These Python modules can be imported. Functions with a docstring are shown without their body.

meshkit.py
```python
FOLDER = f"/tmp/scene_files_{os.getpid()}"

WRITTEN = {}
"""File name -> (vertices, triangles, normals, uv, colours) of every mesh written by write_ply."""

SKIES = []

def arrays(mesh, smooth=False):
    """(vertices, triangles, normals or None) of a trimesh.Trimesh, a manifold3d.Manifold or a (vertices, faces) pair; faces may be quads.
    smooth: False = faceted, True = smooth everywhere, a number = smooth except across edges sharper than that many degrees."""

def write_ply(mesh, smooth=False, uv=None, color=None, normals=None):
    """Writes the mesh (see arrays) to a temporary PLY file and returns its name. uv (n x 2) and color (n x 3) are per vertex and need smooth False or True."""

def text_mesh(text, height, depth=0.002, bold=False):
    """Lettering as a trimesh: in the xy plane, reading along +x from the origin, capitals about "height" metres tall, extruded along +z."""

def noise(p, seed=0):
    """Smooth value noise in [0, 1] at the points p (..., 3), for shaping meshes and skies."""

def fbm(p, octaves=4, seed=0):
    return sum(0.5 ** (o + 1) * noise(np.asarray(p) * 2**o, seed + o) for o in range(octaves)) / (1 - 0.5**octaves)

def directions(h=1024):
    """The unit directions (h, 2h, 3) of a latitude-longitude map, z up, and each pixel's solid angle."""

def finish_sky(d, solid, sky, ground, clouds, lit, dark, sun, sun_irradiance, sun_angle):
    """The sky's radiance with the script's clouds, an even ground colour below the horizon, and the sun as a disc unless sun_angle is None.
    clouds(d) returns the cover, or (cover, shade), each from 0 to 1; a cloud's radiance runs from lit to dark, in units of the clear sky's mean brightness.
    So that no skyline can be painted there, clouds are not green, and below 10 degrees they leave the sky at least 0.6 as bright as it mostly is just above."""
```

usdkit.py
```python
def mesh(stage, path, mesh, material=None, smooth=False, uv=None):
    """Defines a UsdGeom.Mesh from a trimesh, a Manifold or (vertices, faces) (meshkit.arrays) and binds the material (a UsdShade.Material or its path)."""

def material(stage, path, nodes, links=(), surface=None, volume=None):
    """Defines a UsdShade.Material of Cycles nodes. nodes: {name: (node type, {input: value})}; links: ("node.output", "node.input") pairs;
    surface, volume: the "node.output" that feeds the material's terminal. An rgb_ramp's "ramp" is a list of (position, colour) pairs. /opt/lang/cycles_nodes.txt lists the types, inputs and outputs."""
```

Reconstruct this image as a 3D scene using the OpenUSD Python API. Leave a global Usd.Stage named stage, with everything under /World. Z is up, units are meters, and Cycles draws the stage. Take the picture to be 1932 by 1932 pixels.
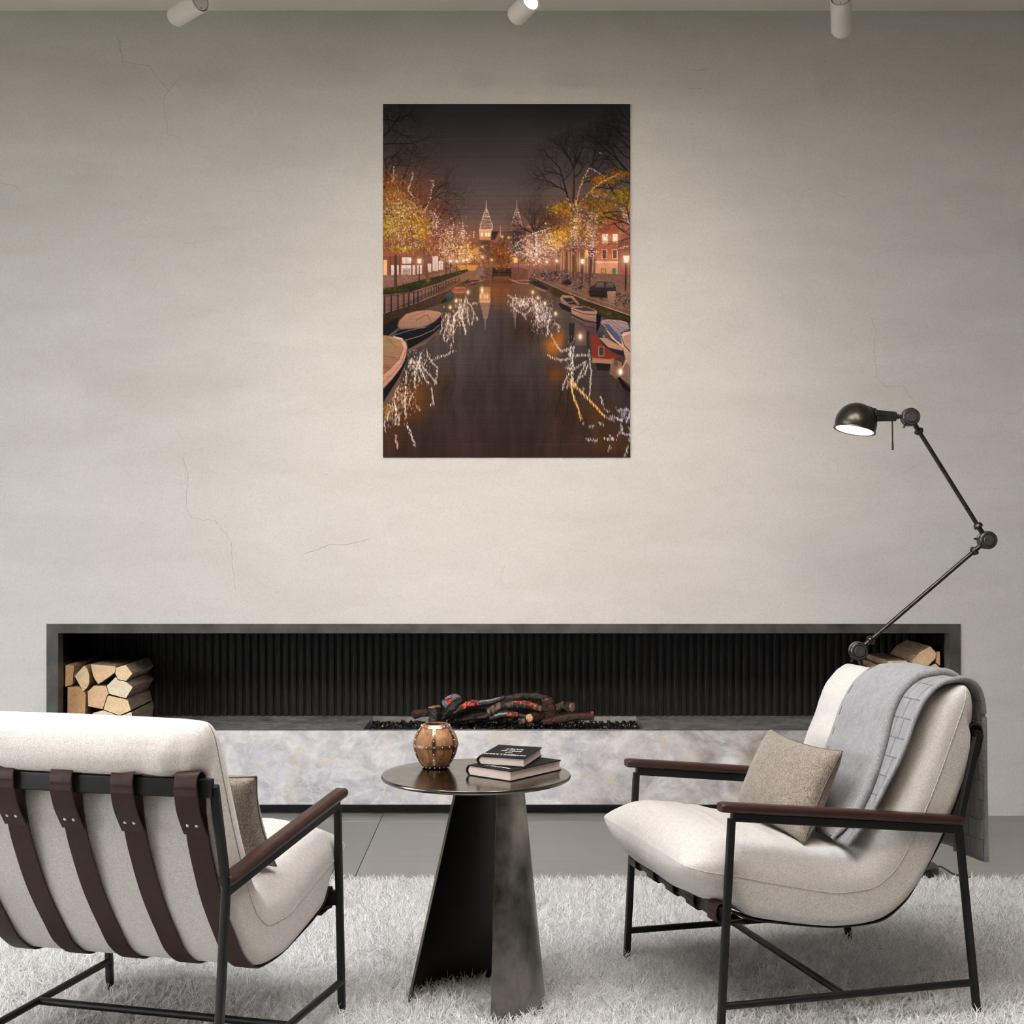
import math, random
import numpy as np, trimesh, manifold3d
from shapely.geometry import Polygon
from pxr import Usd, UsdGeom, UsdLux, UsdShade, Gf, Sdf, Vt
import usdkit, meshkit

stage = Usd.Stage.CreateInMemory()
UsdGeom.SetStageUpAxis(stage, UsdGeom.Tokens.z); UsdGeom.SetStageMetersPerUnit(stage, 1.0)
UsdGeom.Xform.Define(stage, "/World"); UsdGeom.Scope.Define(stage, "/World/Looks")

# ------------------------------------------------------------------ camera, daylight, lamps, exposure
FPX, CX, HY, EYE = 2650.0, 966.0, 995.0, 1.2              # focal length in pixels, principal point, eye height
cam = UsdGeom.Camera.Define(stage, "/World/camera")
cam.AddTranslateOp().Set(Gf.Vec3d(0, 0, EYE)); cam.AddRotateXOp().Set(90.0)
cam.CreateHorizontalApertureAttr(36.0); cam.CreateVerticalApertureAttr(36.0)
cam.CreateFocalLengthAttr(FPX / 1932 * 36.0)
cam.CreateVerticalApertureOffsetAttr((HY - 966.0) / 1932 * 36.0)
cam.CreateExposureAttr(-0.34)
sky = UsdLux.DomeLight.Define(stage, "/World/sky")         # even overcast sky, seen through the window wall on the left
sky.CreateColorAttr(Gf.Vec3f(0.985, 0.985, 1.0)); sky.CreateIntensityAttr(3.75)
CEIL, WALL_Y, XL, XR, YF = 3.35, 5.846, -6.2, 4.2, -2.6
def spot(path, pos, aim, watts, angle, soft, radius, color):
    l = UsdLux.SphereLight.Define(stage, path); l.CreateRadiusAttr(radius); l.CreateIntensityAttr(watts); l.CreateColorAttr(Gf.Vec3f(*color)); l.CreateNormalizeAttr(True)
    sh = UsdLux.ShapingAPI.Apply(l.GetPrim()); sh.CreateShapingConeAngleAttr(angle); sh.CreateShapingConeSoftnessAttr(soft)
    d = (np.array(aim, float) - pos) / np.linalg.norm(np.array(aim, float) - pos); x = np.cross([0, 0, 1.0], -d); x /= np.linalg.norm(x); y = np.cross(-d, x)
    m = np.eye(4); m[0, :3], m[1, :3], m[2, :3], m[3, :3] = x, y, -d, pos
    l.AddTransformOp().Set(Gf.Matrix4d(*m.ravel()))
SKX, SKY, SKW, SKD = -0.5, 2.5, 3.2, 1.8                    # the skylight in the ceiling in front of the picture wall
roof = UsdLux.RectLight.Define(stage, "/World/skylight_glow"); roof.CreateWidthAttr(SKW); roof.CreateHeightAttr(SKD); roof.CreateIntensityAttr(1.45); roof.CreateColorAttr(Gf.Vec3f(1.0, 0.945, 0.885)); roof.AddTranslateOp().Set(Gf.Vec3d(SKX, SKY, CEIL + 0.16))
for k, lx in enumerate((-0.95, 1.05)):                      # two recessed ceiling lamps that wash the picture wall
    spot(f"/World/picture_light_{k}", (lx, 1.6, 3.26), (0.05 - 0.12 * lx, 5.84, 1.60), 76.0, 20.5, 1.0, 0.30, (1.0, 0.79, 0.61))

# ------------------------------------------------------------------ helpers
def P(px, py, d): return np.array([(px - CX) * d / FPX, d, EYE - (py - HY) * d / FPX])     # a point seen in the photograph, at its real distance d
taken = set()
def numbered(parent, name):
    n, k = name, 0
    while f"{parent}/{n}" in taken: k += 1; n = f"{name}_{k:03d}"
    taken.add(f"{parent}/{n}"); return f"{parent}/{n}"
def keys(prim, **kw):
    for k, v in kw.items():
        if v: prim.SetCustomDataByKey(k, v)
    return prim
def thing(name, label=None, category=None, loc=(0, 0, 0), rotz=0.0, group=None, kind=None):
    x = UsdGeom.Xform.Define(stage, numbered("/World", name)); x.AddTranslateOp().Set(Gf.Vec3d(*map(float, loc)))
    if rotz: x.AddRotateZOp().Set(math.degrees(rotz))
    return keys(x.GetPrim(), label=label, category=category, group=group, kind=kind)
def part(name, mesh, mat, parent=None, smooth=35, label=None, kind=None, color=None):
    base = str(parent.GetPath()) if parent is not None else "/World"
    m = usdkit.mesh(stage, numbered(base, name), mesh, mat, smooth)
    if color is not None: UsdGeom.PrimvarsAPI(m).CreatePrimvar("print_color", Sdf.ValueTypeNames.Color3fArray, "vertex").Set(Vt.Vec3fArray.FromNumpy(color.astype(np.float32)))
    return keys(m.GetPrim(), label=label, kind=kind)
def node(name, parent): return UsdGeom.Xform.Define(stage, numbered(str(parent.GetPath()), name)).GetPrim()
def cat(*ms): return trimesh.util.concatenate([m for m in ms])
def raw(v, f): 
    f = np.asarray(f); f = np.vstack([f[:, [0, 1, 2]], f[:, [0, 2, 3]]]) if f.shape[1] == 4 else f
    return trimesh.Trimesh(np.asarray(v, float), f, process=False)
def box(a, b, bev=0.0):
    a, b = np.minimum(a, b).astype(float), np.maximum(a, b).astype(float)
    if not bev: m = trimesh.creation.box(b - a); m.apply_translation((a + b) / 2); return m
    pts = [(p[0] + (s[0] * bev if k != 0 else 0), p[1] + (s[1] * bev if k != 1 else 0), p[2] + (s[2] * bev if k != 2 else 0)) for p, s in (((b[0] if i else a[0], b[1] if j else a[1], b[2] if l else a[2]), (-1 if i else 1, -1 if j else 1, -1 if l else 1)) for i in (0, 1) for j in (0, 1) for l in (0, 1)) for k in range(3)]
    return trimesh.convex.convex_hull(np.array(pts))
def grid(v, nu, nv, wu=False, wv=False):
    i, j = np.meshgrid(np.arange(nu if wu else nu - 1), np.arange(nv if wv else nv - 1), indexing="ij")
    q = np.stack([i * nv + j, ((i + 1) % nu) * nv + j, ((i + 1) % nu) * nv + (j + 1) % nv, i * nv + (j + 1) % nv], -1).reshape(-1, 4)
    return raw(np.asarray(v).reshape(-1, 3), q)
def fixed(m):
    m = trimesh.Trimesh(m.vertices, m.faces, process=True); m.fix_normals(); return m
def sweep(path, prof, up=(0, 0, 1.0), caps=True, scale=None):
    """A closed profile (k x 2: side, up) carried along a path."""
    p = np.asarray(path, float); n, k = len(p), len(prof); t = np.gradient(p, axis=0); t /= np.linalg.norm(t, axis=1, keepdims=True)
    up = np.asarray(up, float); up = np.where(np.abs(t @ up)[:, None] > .98, np.array([1.0, 0, 0]) if abs(up[0]) < .5 else np.array([0, 1.0, 0]), up)
    s = np.cross(t, up); s /= np.linalg.norm(s, axis=1, keepdims=True); u = np.cross(s, t); sc = np.ones(n) if scale is None else np.asarray(scale)
    v = p[:, None] + (s[:, None] * prof[None, :, :1] + u[:, None] * prof[None, :, 1:]) * sc[:, None, None]
    m = grid(v, n, k, False, True)
    if caps:
        vv = np.vstack([m.vertices, p[0], p[-1]]); a, b = n * k, n * k + 1; j = np.arange(k)
        m = raw(vv, np.vstack([m.faces, np.stack([np.full(k, a), (j + 1) % k, j], 1), np.stack([np.full(k, b), (n - 1) * k + j, (n - 1) * k + (j + 1) % k], 1)]))
    return fixed(m)
def circ(r, k=14): a = np.arange(k) * 2 * np.pi / k; return r * np.stack([np.cos(a), np.sin(a)], 1)
def rrect(w, h, r, k=3):
    return np.array([(sx * (w / 2 - r) + r * math.cos(a), sy * (h / 2 - r) + r * math.sin(a)) for sx, sy, a0 in ((1, 1, 0), (-1, 1, 90), (-1, -1, 180), (1, -1, 270)) for a in np.radians(a0 + np.linspace(0, 90, k))])
def tube(path, r, k=12): return sweep(path, circ(1.0, k), scale=np.broadcast_to(r, (len(path),)))
def spline(pts, n):
    pts = np.asarray(pts, float); d = np.r_[0, np.cumsum(np.linalg.norm(np.diff(pts, axis=0), axis=1))]
    from scipy.interpolate import PchipInterpolator
    return PchipInterpolator(d, pts)(np.linspace(0, d[-1], n))
def lathe(prof, k=40, axis=(0, 0, 1), at=(0, 0, 0)):
    prof = np.asarray(prof, float); a = np.arange(k) * 2 * np.pi / k
    v = np.stack([prof[:, None, 0] * np.cos(a), prof[:, None, 0] * np.sin(a), np.broadcast_to(prof[:, 1:], (len(prof), k))], -1)
    m = fixed(grid(v, len(prof), k, False, True)); T = trimesh.geometry.align_vectors([0, 0, 1], np.asarray(axis, float) / np.linalg.norm(axis)); T[:3, 3] = at; m.apply_transform(T); return m
def ball(c, r, sub=2): m = trimesh.creation.icosphere(subdivisions=sub, radius=r); m.apply_translation(c); return m
def slab(poly, y0, y1):                                       # a polygon drawn in the xz plane, extruded along y
    m = trimesh.creation.extrude_polygon(poly, y1 - y0, engine="earcut"); v = m.vertices.copy(); m.vertices = np.stack([v[:, 0], y0 + v[:, 2], v[:, 1]], 1); return fixed(m)
def copy_of(root, mat4, label, name=None, group=None):
    was = root.GetCustomData(); x = UsdGeom.Xform.Define(stage, numbered("/World", name or root.GetName()))
    x.GetPrim().GetReferences().AddInternalReference(root.GetPath()); x.ClearXformOpOrder(); x.AddTransformOp(opSuffix="place").Set(Gf.Matrix4d(*mat4.T.ravel())); x.GetPrim().SetInstanceable(True)
    return keys(x.GetPrim(), label=label, category=was["category"], group=group or was.get("group"))

# ------------------------------------------------------------------ materials
def mat(name, nodes, links=(), surface="p.BSDF"): return usdkit.material(stage, "/World/Looks/" + name, nodes, links, surface=surface)
PR = "principled_bsdf"
def noisy(name, c1, c2, scale, rough=.5, bump=0.0, stretch=(1, 1, 1), detail=6.0, metallic=0.0, lo=.3, hi=.7, bscale=None, bdist=.002, spec=.5, rough2=None, **extra):
    n = {"t": ("texture_coordinate", {}), "m": ("mapping", {"scale": stretch}), "n": ("noise_texture", {"scale": scale, "detail": detail, "roughness": .6}), "r": ("rgb_ramp", {"ramp": [(lo, c1), (hi, c2)]}),
         "p": (PR, {"roughness": rough, "metallic": metallic, "specular_ior_level": spec, **extra})}
    l = [("t.object", "m.vector"), ("m.vector", "n.vector"), ("n.fac", "r.fac"), ("r.color", "p.base_color")]
    if bump: n["b"] = ("bump", {"strength": bump, "distance": bdist}); n["n2"] = ("noise_texture", {"scale": bscale or scale * 3, "detail": 4.0}); l += [("m.vector", "n2.vector"), ("n2.fac", "b.height"), ("b.normal", "p.normal")]
    if rough2 is not None: n["rr"] = ("map_range", {"from_min": .3, "from_max": .7, "to_min": rough, "to_max": rough2, "clamp": True}); l += [("n.fac", "rr.value"), ("rr.result", "p.roughness")]
    return mat(name, n, l)
plaster = mat("plaster", {"g": ("geometry", {}), "m": ("mapping", {"scale": (1.0, 1.0, 3.2), "rotation": (0, .14, 0)}), "n": ("noise_texture", {"scale": 1.6, "detail": 7.0, "roughness": .62, "distortion": .35}), "n2": ("noise_texture", {"scale": 210.0, "detail": 3.0, "roughness": .75}), "gm": ("mix_color", {"blend_type": "multiply", "fac": .5}), "gr": ("rgb_ramp", {"ramp": [(.28, (.70, .70, .70)), (.5, (1, 1, 1)), (.75, (1.12, 1.11, 1.10))]}), "n3": ("noise_texture", {"scale": 7.0, "detail": 5.0, "roughness": .6}),
                          "r": ("rgb_ramp", {"ramp": [(.25, (.55, .535, .51)), (.5, (.595, .585, .565)), (.75, (.635, .625, .605))]}), "a": ("math", {"math_type": "multiply_add", "value2": .35}), "a2": ("math", {"math_type": "multiply_add", "value2": .7}),
                          "b": ("bump", {"strength": .75, "distance": .006}), "p": (PR, {"roughness": .88, "specular_ior_level": .2})},
              [("g.position", "m.vector"), ("m.vector", "n.vector"), ("g.position", "n2.vector"), ("g.position", "n3.vector"), ("n.fac", "r.fac"), ("r.color", "gm.a"), ("n2.fac", "gr.fac"), ("gr.color", "gm.b"), ("gm.result", "p.base_color"), ("n2.fac", "a.value1"), ("n3.fac", "a2.value1"), ("n.fac", "a2.value3"), ("a2.value", "a.value3"), ("a.value", "b.height"), ("b.normal", "p.normal")])
crack_m = noisy("plaster_crack", (.36, .34, .32), (.47, .45, .42), 30, .95)
ceiling_m = noisy("ceiling_paint", (.84, .78, .70), (.88, .82, .74), 2, .9)
concrete = [noisy("floor_concrete" + "_bcd"[k] * 1, tuple(np.array(a) * s), tuple(np.array(b) * s), 3.2, .42, .25, (.7, 4.0, 1), lo=.25, hi=.75, bscale=90, bdist=.001, rough2=.55) for k, (a, b, s) in enumerate((((.215, .215, .20), (.30, .30, .275), 1.0), ((.215, .215, .20), (.30, .30, .275), 1.06), ((.215, .215, .20), (.30, .30, .275), .95)))]
grout = noisy("floor_joint", (.10, .10, .09), (.14, .14, .13), 40, .9)
frame_m = noisy("surround_metal", (.022, .022, .021), (.095, .095, .09), 9, .5, .12, lo=.3, hi=.75, bscale=60, bdist=.0006)
slat_m = noisy("stained_slat", (.010, .010, .010), (.027, .0265, .0255), 30, .7, .3, (6, 6, .5), bdist=.0006, spec=.2)
niche_m = mat("niche_panel", {"p": (PR, {"base_color": (.010, .009, .008), "roughness": .13, "specular_ior_level": .6})})
black_m = noisy("matt_black", (.008, .008, .008), (.014, .014, .014), 40, .5)
def stone(name, ramp, rough, bumpy, vein, veinw, tint=None):
    n = {"g": ("geometry", {}), "m": ("mapping", {"scale": (1.0, 1.0, 1.25), "rotation": (0, .5, 0)}), "n": ("noise_texture", {"scale": 3.4, "detail": 9.0, "roughness": .66, "distortion": 1.1}), "n2": ("noise_texture", {"scale": 17.0, "detail": 8.0, "roughness": .72, "distortion": .8}), "mx": ("mix_float", {"fac": .42}),
         "r": ("rgb_ramp", {"ramp": ramp}), "nv": ("noise_texture", {"scale": 2.1, "detail": 8.0, "roughness": .62, "distortion": 1.6}), "s": ("math", {"math_type": "subtract", "value2": .5}), "ab": ("math", {"math_type": "absolute"}), "vr": ("map_range", {"from_min": 0.0, "from_max": veinw, "to_min": .5, "to_max": 0.0, "clamp": True}), "mc": ("mix_color", {"b": vein}),
         "p": (PR, {"roughness": rough, "specular_ior_level": .5}), "b": ("bump", {"strength": bumpy, "distance": .003})}
    l = [("g.position", "m.vector"), ("m.vector", "n.vector"), ("m.vector", "n2.vector"), ("m.vector", "nv.vector"), ("n.fac", "mx.a"), ("n2.fac", "mx.b"), ("mx.result", "r.fac"), ("nv.fac", "s.value1"), ("s.value", "ab.value1"), ("ab.value", "vr.value"), ("r.color", "mc.a"), ("vr.result", "mc.fac"), ("n2.fac", "b.height"), ("b.normal", "p.normal")]
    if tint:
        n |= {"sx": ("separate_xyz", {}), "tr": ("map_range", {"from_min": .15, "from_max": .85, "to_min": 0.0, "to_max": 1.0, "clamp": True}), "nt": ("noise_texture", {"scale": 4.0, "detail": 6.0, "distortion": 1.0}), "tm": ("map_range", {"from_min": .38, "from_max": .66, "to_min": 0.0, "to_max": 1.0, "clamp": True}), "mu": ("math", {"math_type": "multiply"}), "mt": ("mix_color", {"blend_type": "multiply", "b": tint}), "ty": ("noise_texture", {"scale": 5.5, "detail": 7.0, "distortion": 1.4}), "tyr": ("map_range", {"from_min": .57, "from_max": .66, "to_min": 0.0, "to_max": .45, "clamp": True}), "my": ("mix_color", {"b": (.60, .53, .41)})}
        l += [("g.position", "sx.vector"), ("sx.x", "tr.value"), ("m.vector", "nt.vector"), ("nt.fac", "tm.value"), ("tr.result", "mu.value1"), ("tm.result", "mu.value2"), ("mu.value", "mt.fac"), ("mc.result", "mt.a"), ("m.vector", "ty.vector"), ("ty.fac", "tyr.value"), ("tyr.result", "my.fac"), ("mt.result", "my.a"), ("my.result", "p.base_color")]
    else: l += [("mc.result", "p.base_color")]
    return mat(name, n, l)
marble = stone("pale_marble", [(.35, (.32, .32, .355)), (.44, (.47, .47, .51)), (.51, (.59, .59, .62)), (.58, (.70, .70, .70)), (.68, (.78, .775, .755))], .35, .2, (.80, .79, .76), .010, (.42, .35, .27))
ledge_m = stone("dimmed_marble", [(.36, (.17, .17, .17)), (.5, (.30, .30, .30)), (.64, (.46, .46, .45))], .14, 0.0, (.22, .22, .22), .02)  # same marble as the front; dim light and dark reflections are in its colour
end_grain = [mat("cut_wood" + s, {"t": ("texture_coordinate", {}), "w": ("wave_texture", {"wave_type": "rings", "rings_direction": "y", "scale": 30.0, "distortion": 9.0, "detail": 4.0, "detail_scale": 1.6}), "n": ("noise_texture", {"scale": 28.0, "detail": 6.0, "roughness": .7}), "mx": ("mix_float", {"fac": .82}), "r": ("rgb_ramp", {"ramp": [(.28, tuple(np.array(a) * .72)), (.52, a), (.8, tuple(np.minimum(1, np.array(a) * 1.13)))]}), "b": ("bump", {"strength": .3, "distance": .002}), "p": (PR, {"roughness": .75, "specular_ior_level": .25})},
                 [("t.object", "w.vector"), ("t.object", "n.vector"), ("w.fac", "mx.a"), ("n.fac", "mx.b"), ("mx.result", "r.fac"), ("r.color", "p.base_color"), ("n.fac", "b.height"), ("b.normal", "p.normal")]) for s, a in (("", (.72, .50, .31)), ("_pale", (.80, .70, .52)), ("_golden", (.80, .61, .37)), ("_tan", (.60, .36, .19)))]
split_side = [noisy("split_wood" + s, c1, c2, 16, .8, .6, (7, .7, 7), lo=.3, hi=.72, bdist=.004) for s, c1, c2 in (("", (.20, .13, .08), (.50, .36, .23)), ("_grey", (.18, .14, .105), (.42, .335, .25)))]
char_m = noisy("charred_wood", (.004, .0035, .003), (.035, .024, .018), 40, .5, .9, (1, 1, 1), bdist=.006, spec=.6)
bark_m = noisy("burnt_bark", (.008, .005, .004), (.30, .20, .13), 26, .6, .9, (3, 1, 1), lo=.42, hi=.78, bdist=.006)
brown_m = noisy("scorched_wood", (.010, .005, .003), (.12, .045, .02), 30, .55, .8, (1, 4, 4), lo=.35, hi=.75, bdist=.005)
ember_m = mat("glowing_ember", {"t": ("texture_coordinate", {}), "v": ("voronoi_texture", {"scale": 95.0, "feature": "distance_to_edge"}), "n": ("noise_texture", {"scale": 80.0, "detail": 5.0}), "r": ("rgb_ramp", {"ramp": [(.0, (1.0, .13, .06)), (.10, (.8, .03, .015)), (.30, (.05, .006, .005))]}), "s": ("map_range", {"from_min": .40, "from_max": .62, "to_min": 0.0, "to_max": 1.5, "clamp": True}), "p": (PR, {"base_color": (.05, .02, .02), "roughness": .7})},
              [("t.object", "v.vector"), ("t.object", "n.vector"), ("v.distance", "r.fac"), ("r.color", "p.emission_color"), ("n.fac", "s.value"), ("s.result", "p.emission_strength")])
ash_m = noisy("ash", (.05, .05, .055), (.40, .42, .46), 60, .9, .5)
gravel_m = noisy("black_gravel", (.004, .004, .004), (.014, .014, .015), 90, .3, spec=.7)
def weave(name, c1, c2, k, melange, bump=.5, rough=.9, sheen=.25, aniso=(1, 1, 1)):
    return mat(name, {"t": ("texture_coordinate", {}), "m": ("mapping", {"scale": aniso}), "n": ("noise_texture", {"scale": melange, "detail": 8.0, "roughness": .75}), "f": ("noise_texture", {"scale": k, "detail": 2.0}), "mx": ("mix_float", {"fac": .72}), "r": ("rgb_ramp", {"ramp": [(.40, c1), (.60, c2)]}), "m1": ("mapping", {"scale": (1, .16, 1)}), "m2": ("mapping", {"scale": (1, 1, .16)}), "f1": ("noise_texture", {"scale": k, "detail": 2.0}), "f2": ("noise_texture", {"scale": k, "detail": 2.0}), "mh": ("mix_float", {"fac": .5}), "b": ("bump", {"strength": bump, "distance": .0012}), "p": (PR, {"roughness": rough, "specular_ior_level": .15, "sheen_weight": sheen, "sheen_roughness": .5})},
               [("t.object", "m.vector"), ("m.vector", "n.vector"), ("t.object", "f.vector"), ("n.fac", "mx.a"), ("f.fac", "mx.b"), ("mx.result", "r.fac"), ("r.color", "p.base_color"), ("t.object", "m1.vector"), ("t.object", "m2.vector"), ("m1.vector", "f1.vector"), ("m2.vector", "f2.vector"), ("f1.fac", "mh.a"), ("f2.fac", "mh.b"), ("mh.result", "b.height"), ("b.normal", "p.normal")])
linen = weave("linen", (.44, .415, .39), (.64, .612, .585), 520.0, 90.0, .6)
taupe = weave("taupe_felt", (.11, .09, .072), (.31, .265, .22), 420.0, 60.0, .5, .95, .3, (1, .45, 1))
seam_m = noisy("seam_thread", (.46, .43, .40), (.56, .53, .49), 200, .9); seam_dark = noisy("pillow_seam", (.10, .08, .065), (.14, .11, .09), 200, .9)
felt = mat("grey_wool", {"u": ("uvmap", {"attribute": "st"}), "k": ("brick_texture", {"scale": 1.0, "brick_width": .048, "row_height": .050, "mortar_size": .0016, "mortar_smooth": .4, "offset": .5, "squash": .7, "squash_frequency": 3, "color1": (1, 1, 1), "color2": (.82, .82, .82), "mortar": (0, 0, 0)}), "t": ("texture_coordinate", {}), "n": ("noise_texture", {"scale": 60.0, "detail": 8.0, "roughness": .8}), "m": ("mapping", {"scale": (1, 1, .3)}), "r": ("rgb_ramp", {"ramp": [(.3, (.165, .165, .178)), (.7, (.285, .285, .30))]}), "sv": ("separate_xyz", {}), "g": ("map_range", {"from_min": .02, "from_max": .05, "to_min": 1.0, "to_max": 0.0, "clamp": True}), "mm": ("mix_color", {"a": (1, 1, 1)}), "mu": ("mix_color", {"blend_type": "multiply", "fac": .5}), "b": ("bump", {"strength": 1.0, "distance": .004}), "b2": ("bump", {"strength": .4, "distance": .001}), "f": ("noise_texture", {"scale": 500.0, "detail": 2.0}), "p": (PR, {"roughness": .95, "specular_ior_level": .1, "sheen_weight": .35})},
           [("u.UV", "k.vector"), ("t.object", "m.vector"), ("m.vector", "n.vector"), ("n.fac", "r.fac"), ("r.color", "mu.a"), ("k.color", "mu.b"), ("mu.result", "p.base_color"), ("k.color", "b.height"), ("t.object", "f.vector"), ("f.fac", "b2.height"), ("b.normal", "b2.normal"), ("b2.normal", "p.normal")])
felt_plain = weave("grey_wool_plain", (.15, .15, .162), (.33, .33, .345), 620.0, 60.0, .5, .95, .35, (1, 1, .35))
leather = noisy("brown_leather", (.020, .0075, .0055), (.036, .013, .009), 60, .48, .25, lo=.3, hi=.7, bscale=500, bdist=.0006, spec=.3)
arm_m = noisy("arm_leather", (.024, .0095, .007), (.042, .017, .012), 40, .40, .2, (1, 1, 1), bscale=300, bdist=.0004, spec=.35)
steel = noisy("black_steel", (.005, .005, .0055), (.008, .0085, .009), 30, .42, spec=.3)
rivet_m = mat("rivet_metal", {"p": (PR, {"base_color": (.80, .76, .70), "metallic": 1.0, "roughness": .3})})
bronze = noisy("patinated_steel", (.07, .065, .058), (.36, .34, .305), 7, .25, .1, (1, 1, .8), metallic=1.0, lo=.3, hi=.72, bscale=160, bdist=.0003, rough2=.42)
bronze_top = noisy("polished_bronze_top", (.13, .118, .10), (.20, .185, .16), 14, .13, metallic=1.0, rough2=.22)
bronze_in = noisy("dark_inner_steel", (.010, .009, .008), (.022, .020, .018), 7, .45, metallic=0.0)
lamp_m = noisy("gunmetal", (.05, .044, .039), (.10, .09, .08), 30, .28, metallic=.9, rough2=.36); lamp_cap = noisy("dull_gunmetal", (.09, .09, .09), (.14, .14, .14), 60, .45, metallic=.8)
shade_in = mat("shade_enamel", {"p": (PR, {"base_color": (.85, .82, .76), "roughness": .5})})
def glow_mat(name, c, s): return mat(name, {"e": ("emission", {"color": c, "strength": s})}, [], "e.emission")
bulb_m = glow_mat("warm_bulb", (1.0, .86, .68), 14.0); lens_m = glow_mat("spot_lens", (1.0, .97, .92), 5.0)
white_m = noisy("white_lacquer", (.74, .70, .66), (.78, .74, .70), 40, .45); cap_m = noisy("grey_cap", (.50, .48, .46), (.56, .54, .52), 40, .5)
walnut = mat("turned_walnut", {"t": ("texture_coordinate", {}), "m": ("mapping", {"scale": (9, 9, 1.3)}), "n": ("noise_texture", {"scale": 6.0, "detail": 7.0, "roughness": .65, "distortion": 1.2}), "r": ("rgb_ramp", {"ramp": [(.30, (.055, .022, .010)), (.48, (.24, .115, .05)), (.62, (.36, .19, .085)), (.75, (.46, .27, .14))]}), "p": (PR, {"roughness": .5, "specular_ior_level": .35})}, [("t.object", "m.vector"), ("m.vector", "n.vector"), ("n.fac", "r.fac"), ("r.color", "p.base_color")])
band_m = noisy("copper_band", (.42, .27, .18), (.62, .42, .30), 60, .3, metallic=1.0)
band_dark = noisy("dark_copper_band", (.16, .10, .07), (.28, .18, .12), 60, .32, metallic=1.0)
cover_m = noisy("black_book_cloth", (.006, .006, .0065), (.010, .010, .0105), 90, .6, spec=.12)
page_m = noisy("book_pages", (.52, .43, .38), (.74, .64, .58), 30, .85, .4, (1, 1, 40), bdist=.001); letter_m = mat("cover_print", {"p": (PR, {"base_color": (.75, .72, .68), "roughness": .6})})
pile_m = mat("shag_wool", {"a": ("attribute", {"attribute": "strand_tone"}), "d": (PR, {"roughness": .8, "specular_ior_level": .25, "sheen_weight": .15})}, [("a.color", "d.base_color")], "d.BSDF")
backing_m = noisy("rug_backing", (.50, .49, .47), (.60, .59, .57), 200, .95)
print_m = mat("metal_print", {"c": ("attribute", {"attribute": "print_color"}), "p": (PR, {"roughness": .6, "specular_ior_level": .03})}, [("c.color", "p.base_color")])
print_back = noisy("print_edge", (.10, .10, .10), (.14, .14, .14), 40, .4)
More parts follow.
